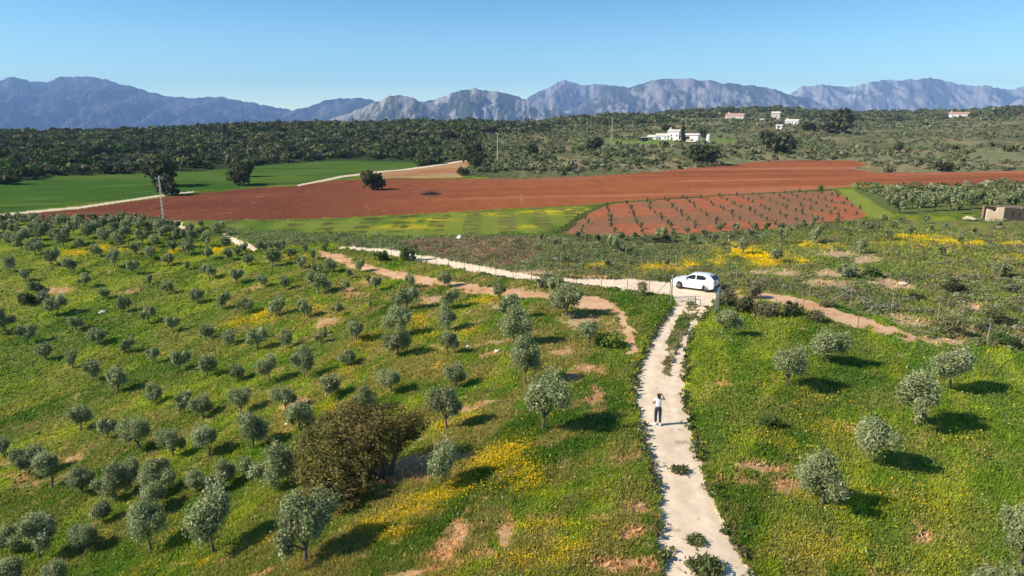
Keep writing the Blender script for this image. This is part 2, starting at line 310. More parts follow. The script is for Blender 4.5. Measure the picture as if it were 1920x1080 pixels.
# ---------------------------------------------------------------- mesh helpers
ALB = .86                                     # overall albedo calibration
def fast_mesh(name, V, Fc, colors=None, mats=(), mat_idx=None, smooth=False):
    me = bpy.data.meshes.new(name); k = Fc.shape[1]
    me.vertices.add(len(V)); me.vertices.foreach_set('co', np.ascontiguousarray(V, np.float32).ravel())
    me.loops.add(Fc.size); me.loops.foreach_set('vertex_index', np.ascontiguousarray(Fc, np.int32).ravel())
    me.polygons.add(len(Fc)); me.polygons.foreach_set('loop_start', np.arange(0, Fc.size, k, dtype=np.int32))
    if mat_idx is not None: me.polygons.foreach_set('material_index', np.ascontiguousarray(mat_idx, np.int32))
    me.polygons.foreach_set('use_smooth', np.full(len(Fc), smooth))
    me.update(calc_edges=True)
    if colors is not None:
        ca = me.color_attributes.new('Col', 'FLOAT_COLOR', 'POINT')
        c4 = np.ones((len(V), 4), np.float32); c4[:, :3] = np.asarray(colors) * ALB; ca.data.foreach_set('color', c4.ravel())
    for m in mats: me.materials.append(m)
    return me
def link(name, data, parent=None):
    o = bpy.data.objects.new(name, data); col.objects.link(o)
    if parent is not None: o.parent = parent
    return o
def tag(o, label=None, cat=None, group=None, kind=None):
    if label: o['label'] = label
    if cat: o['category'] = cat
    if group: o['group'] = group
    if kind: o['kind'] = kind
    return o
def empty(name, l, rz=0, s=1.0):
    o = bpy.data.objects.new(name, None); col.objects.link(o); o.empty_display_size = .2
    o.location = l; o.rotation_euler = (0, 0, rz); o.scale = (s, s, s) if not hasattr(s, '__len__') else s
    return o
def nodes_mat(name):
    m = bpy.data.materials.new(name); m.use_nodes = True; nt = m.node_tree
    return m, nt, nt.nodes['Principled BSDF']
def flat(name, c, rough=.7, metal=0, spec=.5, noise=0.0, nscale=8, bump=0):
    m, nt, b = nodes_mat(name)
    b.inputs['Base Color'].default_value = (*c, 1); b.inputs['Roughness'].default_value = rough
    b.inputs['Metallic'].default_value = metal; b.inputs['Specular IOR Level'].default_value = spec
    if noise:
        t = nt.nodes.new('ShaderNodeTexCoord'); nz = nt.nodes.new('ShaderNodeTexNoise'); nz.inputs['Scale'].default_value = nscale; nz.inputs['Detail'].default_value = 6
        nt.links.new(t.outputs['Object'], nz.inputs['Vector'])
        r = nt.nodes.new('ShaderNodeMapRange'); r.inputs['To Min'].default_value = 1 - noise; r.inputs['To Max'].default_value = 1 + noise
        nt.links.new(nz.outputs['Fac'], r.inputs['Value'])
        mx = nt.nodes.new('ShaderNodeVectorMath'); mx.operation = 'SCALE'; mx.inputs[0].default_value = c
        nt.links.new(r.outputs[0], mx.inputs['Scale']); nt.links.new(mx.outputs[0], b.inputs['Base Color'])
        if bump:
            bp = nt.nodes.new('ShaderNodeBump'); bp.inputs['Strength'].default_value = bump; bp.inputs['Distance'].default_value = .02
            nt.links.new(nz.outputs['Fac'], bp.inputs['Height']); nt.links.new(bp.outputs[0], b.inputs['Normal'])
    return m
def attr_mat(name, rough=.95, spec=0.0, bump=0.0, bscale=6, objvar=0.0, transl=0.0, amp=.22):
    m, nt, b = nodes_mat(name)
    a = nt.nodes.new('ShaderNodeAttribute'); a.attribute_name = 'Col'
    src = a.outputs['Color']
    if objvar:
        oi = nt.nodes.new('ShaderNodeObjectInfo'); r = nt.nodes.new('ShaderNodeMapRange')
        r.inputs['To Min'].default_value = 1 - objvar; r.inputs['To Max'].default_value = 1 + objvar
        nt.links.new(oi.outputs['Random'], r.inputs['Value'])
        mx = nt.nodes.new('ShaderNodeVectorMath'); mx.operation = 'SCALE'
        nt.links.new(src, mx.inputs[0]); nt.links.new(r.outputs[0], mx.inputs['Scale']); src = mx.outputs[0]
    if bump:
        nz = nt.nodes.new('ShaderNodeTexNoise'); nz.inputs['Scale'].default_value = bscale; nz.inputs['Detail'].default_value = 8
        geo = nt.nodes.new('ShaderNodeNewGeometry'); nt.links.new(geo.outputs['Position'], nz.inputs['Vector'])
        bp = nt.nodes.new('ShaderNodeBump'); bp.inputs['Strength'].default_value = bump; bp.inputs['Distance'].default_value = .15
        nt.links.new(nz.outputs['Fac'], bp.inputs['Height']); nt.links.new(bp.outputs[0], b.inputs['Normal'])
        r2 = nt.nodes.new('ShaderNodeMapRange'); r2.inputs['From Min'].default_value = .3; r2.inputs['From Max'].default_value = .7
        r2.inputs['To Min'].default_value = 1 - amp; r2.inputs['To Max'].default_value = 1 + amp
        nt.links.new(nz.outputs['Fac'], r2.inputs['Value'])
        m2 = nt.nodes.new('ShaderNodeVectorMath'); m2.operation = 'SCALE'; nt.links.new(src, m2.inputs[0]); nt.links.new(r2.outputs[0], m2.inputs['Scale']); src = m2.outputs[0]
    nt.links.new(src, b.inputs['Base Color']); b.inputs['Roughness'].default_value = rough; b.inputs['Specular IOR Level'].default_value = spec
    if transl:
        tr = nt.nodes.new('ShaderNodeBsdfTranslucent'); nt.links.new(src, tr.inputs['Color'])
        ms = nt.nodes.new('ShaderNodeMixShader'); ms.inputs[0].default_value = transl
        out = nt.nodes['Material Output']
        nt.links.new(b.outputs[0], ms.inputs[1]); nt.links.new(tr.outputs[0], ms.inputs[2]); nt.links.new(ms.outputs[0], out.inputs['Surface'])
    return m
M_GROUND = attr_mat('meadow_soil', bump=.5, bscale=5)
M_ROAD = attr_mat('pale_gravel', bump=.06, bscale=9, amp=.05)
M_FIELD = attr_mat('tilled_earth', bump=.6, bscale=1.5)
M_LEAF = attr_mat('leaves', rough=.6, spec=.15, objvar=.14, transl=.25)
M_LEAF_S = attr_mat('stuff_leaves', rough=.9, spec=.0, transl=.15)
M_GRASS = attr_mat('grass_blades', rough=.9, spec=.0, transl=.45)
M_BARK = flat('bark', (.12, .095, .07), .9, noise=.4, nscale=14)
M_ROCK = attr_mat('mountain_rock', bump=0)

# ---------------------------------------------------------------- the ground sheet (finer near the viewpoint)
def build_ground():
    az = np.concatenate([np.arange(-62, -41, .7), np.arange(-41, 41, .082), np.arange(41, 62.1, .7)])
    th = []; r = 6.5; rows = []
    while r < 15500:
        rows.append(r)
        zc = 14.5
        dr = r * r / zc * R(.1) * 1.0
        dr = max(dr, .04)
        if r < 330: dr = min(dr, 1.05)
        elif r < 950: dr = min(dr, 4.0)
        else: dr = min(dr, r * .06)
        r += dr
    rr = np.array(rows); A, RR = np.meshgrid(np.radians(az), rr)
    X = (RR * np.sin(A)).ravel(); Y = (RR * np.cos(A)).ravel()
    C, cls, fl, bare = landcover(X, Y)
    Z = hz(X, Y)
    rad = np.hypot(X, Y)
    grassy = (1 - bare) * (np.isin(cls, (0, 6)))
    rough = fbm(X / .55, Y / .55, 3, 301) - .5; lump = fbm(X / 2.3, Y / 2.3, 3, 311) - .5
    Z = Z + grassy * (rough * .15 + lump * .36) * (1 - .75 * ss(60, 105, rad)) + (1 - grassy) * rough * np.where(cls == 1, .012, .05)
    Z = Z + np.where(cls == 8, (rough * .3 + lump * 1.2), 0)
    Z = Z - np.where(cls == 1, .07, 0)
    nr, nc = len(rr), len(az)
    idx = np.arange(nr * nc).reshape(nr, nc)
    Fq = np.stack([idx[:-1, :-1], idx[:-1, 1:], idx[1:, 1:], idx[1:, :-1]], -1).reshape(-1, 4)
    cf = cls.reshape(nr, nc)[:-1, :-1].ravel()
    V = np.stack([X, Y, Z], 1)
    names = {0: ('meadow', M_GROUND), 1: ('dirt_road', M_ROAD), 2: ('sandy_track', M_ROAD), 3: ('ploughed_field', M_FIELD), 4: ('crop_field', M_GROUND),
             5: ('tilled_plot', M_FIELD), 6: ('planted_field', M_GROUND), 7: ('fallow_field', M_FIELD), 8: ('hillside', M_GROUND), 9: ('gravel_track', M_ROAD)}
    for k, (nm, m) in names.items():
        f = Fq[cf == k]
        if not len(f): continue
        used = np.unique(f); mp = np.zeros(len(V), np.int64); mp[used] = np.arange(len(used))
        me = fast_mesh(nm, V[used], mp[f], C[used], (m,), smooth=True)
        tag(link(nm, me), kind='structure')
build_ground()

# ---------------------------------------------------------------- foliage
def leaf_quads(Pc, size, cols, elong=1.7, up=None, jitter=.25, flatk=0.0):
    n = len(Pc)
    d = rng.normal(size=(n, 3)); 
    if up is not None: d = d * .75 + up
    d /= np.linalg.norm(d, axis=1)[:, None]
    t = rng.normal(size=(n, 3)); a = np.cross(d, t); a /= np.linalg.norm(a, axis=1)[:, None]; b = np.cross(d, a)
    s = (size * (1 + jitter * rng.normal(size=n)).clip(.4, 1.8))[:, None] if np.ndim(size) == 0 else (size * (1 + jitter * rng.normal(size=n)).clip(.4, 1.8))[:, None]
    V = np.stack([Pc - b * s * elong * .5, Pc + a * s * .5, Pc + b * s * elong * .5, Pc - a * s * .5], 1).reshape(-1, 3)
    return V, np.arange(4 * n).reshape(n, 4), np.repeat(cols, 4, 0)
def leaf_cloud(blobs, n, size, pal, clumps=22, sig=.16, shell=.55, elong=1.7):
    """blobs: (x,y,z,rx,ry,rz). pal: list of albedos. Leaves gather in twigs around each blob"""
    vol = np.array([b[3] * b[4] * b[5] for b in blobs]) ** .67; vol /= vol.sum(); Ps = []; Ns = []; Cs = []
    pal = np.array(pal)
    for b, w in zip(blobs, vol):
        k = max(5, int(clumps * len(blobs) * w)); m = max(k, int(n * w))
        d = rng.normal(size=(k, 3)); d /= np.linalg.norm(d, axis=1)[:, None]
        rad = (shell + (1 - shell) * rng.random(k) ** .7) * rng.uniform(.82, 1.12, k)
        c = d * rad[:, None]
        ci = rng.integers(0, k, m)
        p = c[ci] + rng.normal(size=(m, 3)) * sig * rng.uniform(.7, 1.4, k)[ci][:, None]
        P = np.array(b[:3]) + p * np.array(b[3:6])
        Ps.append(P); Ns.append(d[ci])
        cc = pal[rng.integers(0, len(pal), k)][ci] * .6 + pal[rng.integers(0, len(pal), m)] * .4
        Cs.append(cc * (rng.uniform(.86, 1.14, k)[ci] * rng.uniform(.8, 1.2, m))[:, None])
    P = np.concatenate(Ps); N = np.concatenate(Ns); Cc = np.concatenate(Cs)
    return leaf_quads(P, size, Cc, elong, N * 1.0)
def tube(pts, rads, seg=7):
    V = []; Fc = []
    pts = [np.array(p, float) for p in pts]
    for i, p in enumerate(pts):
        t = pts[min(i + 1, len(pts) - 1)] - pts[max(i - 1, 0)]; t /= np.linalg.norm(t) + 1e-9
        a = np.cross(t, [0.3, .9, .1]); a /= np.linalg.norm(a) + 1e-9; b = np.cross(t, a)
        for k in range(seg):
            w = 2 * math.pi * k / seg; V.append(p + rads[i] * (math.cos(w) * a + math.sin(w) * b))
    for i in range(len(pts) - 1):
        for k in range(seg):
            k2 = (k + 1) % seg; Fc.append((i * seg + k, i * seg + k2, (i + 1) * seg + k2, (i + 1) * seg + k))
    return np.array(V), np.array(Fc)
def join(parts):
    V = []; Fc = []; o = 0
    for v, f in parts: V.append(v); Fc.append(f + o); o += len(v)
    return np.concatenate(V), np.concatenate(Fc)
def trunk_geo(blobs, th, r0, lean=(0, 0), seg=7):
    fork = np.array([lean[0] * .5, lean[1] * .5, th])
    parts = [tube([(0, 0, -.12), (lean[0] * .1, lean[1] * .1, th * .4), fork], [r0 * 1.35, r0, r0 * .85], seg)]
    for b in blobs:
        c = np.array(b[:3]); m = (fork + c) / 2 + np.array([0, 0, .04 * th]) + rng.normal(size=3) * .03
        parts.append(tube([fork - [0, 0, .03], m, c], [r0 * .62, r0 * .42, r0 * .16], max(4, seg - 2)))
        for _ in range(2):
            e = c + rng.normal(size=3) * np.array(b[3:6]) * .5
            parts.append(tube([m, (m + e) / 2, e], [r0 * .3, r0 * .2, r0 * .07], 4))
    return join(parts)
OLIVE = [(.325, .36, .145), (.41, .435, .205), (.215, .25, .09), (.52, .54, .31), (.28, .31, .12)]
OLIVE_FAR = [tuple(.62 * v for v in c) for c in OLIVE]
def olive_blobs(k, spread=.5):
    r = random.Random(k); nb = r.choice([3, 4, 5, 6, 7]); bl = []
    for i in range(nb):
        a = 2 * math.pi * (i + r.uniform(-.35, .35)) / nb; d = r.uniform(.16, .42)
        s = r.uniform(.13, .26)
        bl.append((d * math.cos(a), d * .9 * math.sin(a), r.uniform(.50, .92), s, s, s * r.uniform(.9, 1.5)))
    bl.append((r.uniform(-.14, .14), r.uniform(-.1, .1), r.uniform(.6, .85), .23, .23, .30))
    return bl
def make_variant(seed, n, size, seg, clumps, pal=None):
    bl = olive_blobs(seed); r = random.Random(seed + 99)
    V, Fc, C = leaf_cloud(bl, n, size, pal or OLIVE, clumps=clumps, sig=.27, shell=.35, elong=2.2)
    tv, tf = trunk_geo(bl, r.uniform(.26, .36), .033, (r.uniform(-.1, .1), r.uniform(-.1, .1)), seg)
    return fast_mesh('olive_crown', V, Fc, C, (M_LEAF,)), fast_mesh('olive_trunk', tv, tf, None, (M_BARK,), smooth=True), (V, Fc, C, tv, tf)
HI = [make_variant(s, 9500, .027, 8, 34) for s in range(9)]
MID = [make_variant(20 + s, 2400, .050, 6, 20) for s in range(7)]
def merged(v):
    V, Fc, C, tv, tf = v[2]
    VV = np.concatenate([V, tv]); FF = np.concatenate([Fc, tf + len(V)]); CC = np.concatenate([C, np.tile(arr(.12, .095, .07), (len(tv), 1))])
    return fast_mesh('olive_tree', VV, FF, CC, (M_LEAF,))
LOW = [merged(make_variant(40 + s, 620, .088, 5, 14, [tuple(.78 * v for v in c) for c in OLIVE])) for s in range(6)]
def pct(px, py): return f'{round(px / 19.2)} percent across, {round(py / 10.8)} percent down'
used_labels = set()
def uniq(lb, px, py):
    k = 0
    while lb in used_labels:
        k += 1; lb = lb.split(',', 1)[0] + f', {round(px / 19.2, k)} percent across, {round(py / 10.8, k)} percent down'
        if k > 3: break
    used_labels.add(lb); return lb
n_olive = [0]
def place_olive(px, py, w, label, group, hr=1.0, name='olive_tree', cat='olive tree', lod=None):
    p = loc(px, py); s = w / F * depth((p.x, p.y)); s = max(s, .25)
    k = n_olive[0]; n_olive[0] += 1
    rz = random.uniform(0, 6.28); sc3 = (s * random.uniform(.95, 1.05), s * random.uniform(.95, 1.05), s * hr)
    if lod is None: lod = 0 if w >= 40 else (1 if w >= 20 else 2)
    p.z -= .05
    if lod == 2:
        o = link(name, LOW[k % len(LOW)]); o.location = p; o.rotation_euler = (0, 0, rz); o.scale = sc3
    else:
        src = (HI if lod == 0 else MID); v = src[k % len(src)]
        o = empty(name, p, rz, sc3); link('crown', v[0], o); link('trunk', v[1], o)
    tag(o, uniq(label, px, py), cat, group)
    return o

NEAR_OL = [
 (1018,803,86,1.05,'two-lobed olive tree with a long shadow, just left of the dirt road'),
 (837,803,60,1.25,'slim upright olive tree right of and above the brown holm oak'),
 (828,911,68,1.15,'rounded olive tree touching the right side of the brown holm oak shadow'),
 (985,717,62,1.25,'tall olive tree directly above the two-lobed one left of the road'),
 (963,643,56,1.2,'dense olive tree left of the road, second below the sandy strip'),
 (1063,593,64,.85,'wide low olive tree standing on the lower edge of the bare sandy bend'),
 (1041,556,30,1.4,'narrow olive tree between the sandy strip and the road fence'),
 (1103,650,46,1.05,'scruffy olive tree left of the road beside a bright green bush'),
 (955,598,38,1.1,'olive tree just below the sandy strip, left one above the dense tree'),
 (937,565,30,1.15,'small olive tree growing at the sandy strip edge above another'),
 (573,1055,112,1.1,'largest nearest olive tree with pale silvery crown at the bottom of the slope'),
 (400,1035,96,1.2,'big olive tree with dark trunk above a patch of orange flowers at lower left'),
 (283,1030,74,1.2,'olive tree with slanting trunk left of the big lower-left olive'),
 (515,918,72,1.15,'olive tree with curved trunk touching the left side of the brown holm oak'),
 (475,842,58,1.15,'heart-shaped olive tree above left of the brown holm oak'),
 (562,807,50,1.1,'pale olive tree half hidden behind the top left of the brown holm oak'),
 (1362,628,46,1.0,'pale olive tree just right of the road below the gate'),
 (1553,678,64,1.0,'loose olive tree with two leaning lobes on the right meadow near the fence'),
 (1474,723,62,1.05,'olive tree with a tall left lobe, nearest the road on the right meadow'),
 (1716,797,86,1.05,'biggest round olive tree on the right meadow'),
 (1781,728,78,.9,'olive tree behind the biggest round one on the right meadow'),
 (1637,868,82,.95,'flat-topped olive tree in the middle of the right meadow'),
 (1541,948,80,1.15,'olive tree on a tall bare trunk beside a brown bare patch, right meadow'),
 (1912,1062,90,1.2,'olive tree cut by the right edge of the photo near the bottom'),
 (1868,1180,120,1.0,'olive crown rising from the bottom right edge of the photo')]
for px, py, w, hr, lb in NEAR_OL: place_olive(px, py, w, lb, 'olive trees near the road and on the meadow', hr)
SLOPE = """19,511,27 48,528,20 67,478,28 97,498,26 132,516,24 159,541,26 194,562,22 232,586,26 108,592,34 150,469,18 181,482,22 215,501,25 249,516,24 281,534,18 316,551,22
119,463,30 107,452,24 76,450,22 41,466,30 52,450,22 18,461,25 2,454,16 197,458,26 212,448,20 221,465,22 236,450,20 267,459,28 291,463,20 254,478,18 283,488,24 315,498,20
335,433,16 331,446,18 327,458,20 325,472,18 358,438,18 358,453,18 354,478,24 352,465,20 388,464,22 390,488,22 422,468,22 428,490,18 411,441,20 458,474,16 465,498,20 490,478,22 527,476,22 511,500,30
572,474,14 565,504,20 620,510,24 352,507,14 392,523,24 443,532,27 491,539,24 535,543,20 598,551,38 371,569,26 418,580,26
10,622,40 53,646,36 88,677,32 136,689,24 144,620,24 186,646,34 237,664,28 280,608,28 323,622,26 173,715,34 222,735,36 290,680,24
462,588,30 520,593,34 571,596,30 633,592,24 386,639,28 430,648,28 483,656,34 491,633,14 538,651,26 603,644,22 338,694,36 389,708,36 447,715,28 505,716,40 570,710,46
292,756,30 152,807,42 202,823,36 8,857,36 55,892,52 263,843,54 325,857,46 98,912,56 155,929,46 213,935,56 245,915,46 300,925,60 345,773,32 380,781,42 452,776,40 536,771,44
392,857,56 370,926,40 415,918,48 465,900,36 23,1032,48 75,1044,76 150,1026,32 166,1030,46 195,978,38 622,745,38 668,641,34 650,686,32 675,510,20 648,548,20 704,544,24 768,542,24 835,538,26 763,581,38 694,577,12
840,580,36 840,618,40 748,630,50 745,669,46 840,665,40 855,726,42 735,736,42 290,958,50 30,1110,60 105,1105,50 682,772,40 609,626,12"""
for t in SLOPE.split():
    a = [float(v) for v in t.split(',')]
    sz = 'small' if a[2] < 24 else ('medium' if a[2] < 38 else 'large')
    place_olive(a[0], a[1], a[2], f'{sz} olive tree on the left slope, {pct(a[0], a[1])}', 'olive trees planted in rows on the left slope', random.uniform(.95, 1.2))
FAR = """8,424,18 24,433,20 30,421,16 46,421,16 60,427,22 72,433,20 97,426,16 112,429,20 130,427,18 146,429,20 160,431,16 139,441,22 165,446,24 181,441,20 195,429,18 211,426,20 226,424,16 245,433,22 262,438,24 280,436,20 300,442,24 318,433,18
88,441,22 60,441,18 30,445,20 8,440,20 120,419,16 150,418,15 175,420,16 200,418,15 228,416,15 250,419,15 270,422,16 288,424,16 305,421,14 80,419,14 60,417,14 104,417,14 235,440,20 215,437,18 180,431,16 253,426,16 298,430,16 15,416,14 40,415,13 310,449,20 345,448,14 400,437,14 375,443,14 378,428,12 446,481,14 505,470,14 545,486,16 588,487,16 597,515,16 655,522,14 690,530,12"""
for t in FAR.split():
    a = [float(v) for v in t.split(',')]
    place_olive(a[0], a[1], a[2] * 1.1, f'far-row olive tree on the left slope, {pct(a[0], a[1])}', 'olive trees in the far rows of the left slope', 1.05)
YOUNG = """1288,438,12 1295,457,14 1340,461,18 1350,435,14 1378,440,16 1408,446,14 1393,476,22 1415,431,12 1438,434,16 1463,433,15 1468,456,22 1457,492,22 1497,432,12 1508,429,10 1522,431,16 1527,419,12 1528,456,22 1585,441,11 1590,426,10 1570,419,10
1610,431,10 1623,428,13 1632,433,12 1645,434,14 1676,429,12 1665,451,16 1614,475,20 1708,440,16 1735,419,14 1745,433,10 1774,429,10 1765,481,16 1800,456,14 1827,440,12 1872,427,12 1875,520,30
1060,491,16 1150,472,26 1178,480,16 1137,500,12 1250,500,12 1240,454,22 1210,456,14 1120,456,14 1100,452,12 1082,448,12 1165,452,14 1190,448,12 1262,446,12 1320,447,14 1015,452,12 1040,460,12 1370,452,12 1548,430,12 1690,420,12 1655,418,12"""
for t in YOUNG.split():
    a = [float(v) for v in t.split(',')]
    place_olive(a[0], a[1], a[2], f'young bushy olive beyond the fence, {pct(a[0], a[1])}', 'young olives beyond the fence', random.uniform(1.0, 1.3))
# grove at the right: front rows as trees of their own, the rest as one mass
def olive_rows(P, dx, dy, ang, jit):
    c = P.mean(0); L = np.abs(P - c).max() * 1.6; pts = []
    ca, sa = math.cos(ang), math.sin(ang)
    for i in np.arange(-L, L, dx):
        for j in np.arange(-L, L, dy):
            pts.append((c[0] + i * ca - j * sa + random.gauss(0, jit), c[1] + i * sa + j * ca + random.gauss(0, jit)))
    pts = np.array(pts); m = inside(P, pts[:, 0], pts[:, 1]); return pts[m]
def proj(x, y, z):
    c = y * CP + (H - z) * SP; return 960 + F * x / c, 540 + F * ((H - z) * CP - y * SP) / c
def stuff_cloud(name, pts, width, nleaf, lsize, pal, kind_label, cat, hr=.8):
    Ps = []; Cs = []; S = []; N = []
    pal = np.array(pal)
    for i, (x, y) in enumerate(pts):
        w = width * random.uniform(.7, 1.3) if np.ndim(width) == 0 else width[i]
        k = nleaf if np.ndim(nleaf) == 0 else int(nleaf[i]); z = float(hz(x, y))
        nb = 3; base = pal[random.randrange(len(pal))] * random.uniform(.7, 1.25)
        cc = rng.normal(size=(nb, 3)) * [.22, .22, .12]; ci = rng.integers(0, nb, k)
        d = rng.normal(size=(k, 3)); d /= np.linalg.norm(d, axis=1)[:, None]; d[:, 2] = np.abs(d[:, 2]) * 1.0 - .25
        p = cc[ci] + d * .34 * rng.uniform(.7, 1.1, k)[:, None]
        P = np.array([x, y, z]) + (p * [1, 1, hr] + [0, 0, .36 * hr]) * w
        Ps.append(P); N.append(d); Cs.append(base[None] * rng.uniform(.86, 1.14, k)[:, None]); S.append(np.full(k, lsize * w))
    P = np.concatenate(Ps); S = np.concatenate(S)
    V, Fc, C = leaf_quads(P, S, np.concatenate(Cs), 1.4, np.concatenate(N) * 1.4)
    me = fast_mesh(name, V, Fc, C, (M_LEAF_S,)); return tag(link(name, me), kind_label, cat, kind='stuff')
gpts = olive_rows(P_GROVE, 4.2, 4.6, R(20), .35)
gpts = gpts[np.argsort(gpts[:, 1])]
vis = []
for x, y in gpts:
    a, b = proj(x, y, 0)
    if -20 < a < 1945: vis.append((a, b, x, y))
quota = 300 - n_olive[0]
for a, b, x, y in vis[:max(0, quota)]:
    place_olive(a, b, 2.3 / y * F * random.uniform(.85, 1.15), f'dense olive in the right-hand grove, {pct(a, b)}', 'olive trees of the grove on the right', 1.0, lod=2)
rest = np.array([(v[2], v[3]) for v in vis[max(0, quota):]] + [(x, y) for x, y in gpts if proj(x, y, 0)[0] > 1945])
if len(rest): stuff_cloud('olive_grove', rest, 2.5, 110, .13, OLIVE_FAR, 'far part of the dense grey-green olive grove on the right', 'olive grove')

# saplings on the red plot (a kind of their own)
def sapling_mesh(seed):
    bl = [(0, 0, .55, .26, .26, .38), (.1, .05, .8, .18, .18, .25)]
    V, Fc, C = leaf_cloud(bl, 90, .16, [(.19, .215, .10), (.25, .275, .14), (.14, .165, .08)], 8, .25)
    tv, tf = tube([(0, 0, -.1), (0, 0, .6)], [.03, .02], 4)
    return fast_mesh('olive_sapling', np.concatenate([V, tv]), np.concatenate([Fc, tf + len(V)]), np.concatenate([C, np.tile(arr(.13, .1, .07), (len(tv), 1))]), (M_LEAF,))
SAPM = [sapling_mesh(i) for i in range(4)]
sp = olive_rows(P_PLOT, 4.0, 4.4, R(-6), .25)
sp = sp[np.argsort(sp[:, 1])]; print('saplings', len(sp)); sp_rest = sp[296:]; sp = sp[:296]
if len(sp_rest): stuff_cloud('sapling_rows', sp_rest, .75, 16, .3, OLIVE_FAR, 'farthest rows of tiny saplings on the small red plot', 'saplings', hr=1.1)
for i, (x, y) in enumerate(sp):
    o = link('olive_sapling', SAPM[i % 4]); s = random.uniform(.6, .95); o.location = (x, y, float(hz(x, y)) - .02); o.scale = (s, s, s * random.uniform(.8, 1.1)); o.rotation_euler = (0, 0, random.uniform(0, 6))
    a, b = proj(x, y, 0)
    tag(o, uniq(f'sapling in rows on the small red plot, {pct(a, b)}', a, b), 'olive sapling', 'saplings on the small red plot')

# ---------------------------------------------------------------- oaks and shrubs
OAK = [(.115, .122, .050), (.085, .095, .040), (.15, .15, .062), (.065, .072, .034)]
def oak_mesh(seed, pal=OAK, n=900, sz=.085):
    r = random.Random(seed); bl = []
    for i in range(7):
        a = r.uniform(0, 6.28); d = r.uniform(.1, .3); s = r.uniform(.17, .26)
        bl.append((d * math.cos(a), d * math.sin(a), r.uniform(.20, .50), s, s, s * .95))
    V, Fc, C = leaf_cloud(bl, n, sz, pal, 16, .2, .5, 1.4)
    tv, tf = trunk_geo(bl[:4], .2, .04, (0, 0), 6)
    return fast_mesh('oak_crown', V, Fc, C, (M_LEAF,)), fast_mesh('oak_trunk', tv, tf, None, (M_BARK,), smooth=True)
OAKM = [oak_mesh(i) for i in range(5)]
OAKS = [(307,349,62,1.0,'wide dark holm oak standing in the green crop field behind the power pole'),
 (312,365,48,.95,'dark holm oak on the pale track in front of the wider one'),
 (450,347,52,.95,'dark round holm oak at the lower edge of the green crop field'),
 (462,331,38,.95,'smaller dark holm oak just behind the round one in the crop field'),
 (700,356,52,.75,'lone flat-topped holm oak with visible trunk on the red field'),
 (895,314,22,1.1,'small dark oak at the right tip of the fallow field'),
 (887,296,46,.7,'broad dark oak above the end of the pale far track'),
 (868,329,24,.7,'low dark oak bush at the lower right corner of the fallow field'),
 (1000,290,28,.95,'round oak alone in the scrub above the red field, left of the farmhouse'),
 (1115,282,38,.7,'flat oak in the scrub to the left below the farmhouse'),
 (1320,308,62,.65,'wide dark oak touching the top edge of the red field below the farmhouse'),
 (1450,287,76,.65,'large sprawling oak in the scrub right of the farmhouse'),
 (1567,250,64,.75,'big dark oak on the far slope right of the hamlet'),
 (1515,246,30,.7,'smaller dark oak left of the big one on the far slope'),
 (1683,286,22,1.0,'small dark oak with a black shadow in the scrub at the right'),
 (1770,322,34,.6,'dark oak bush on the red field edge at the right'),
 (60,322,46,.7,'rounded oak at the left end of the crop field'),
 (195,325,40,.6,'oak standing forward of the wood edge above the crop field'),
 (1247,247,18,.9,'dark tree behind the left wing of the white farmhouse'),
 (1316,258,18,1.1,'grey-green tree at the right wall of the white farmhouse')]
for i, (px, py, w, hr, lb) in enumerate(OAKS):
    p = loc(px, py); s = w / F * depth((p.x, p.y)) / .95; v = OAKM[i % 5]
    o = empty('holm_oak', p, random.uniform(0, 6), (s, s, s * hr / .8)); link('crown', v[0], o); link('trunk', v[1], o)
    tag(o, lb, 'oak tree', 'dark holm oaks in the fields and scrub')
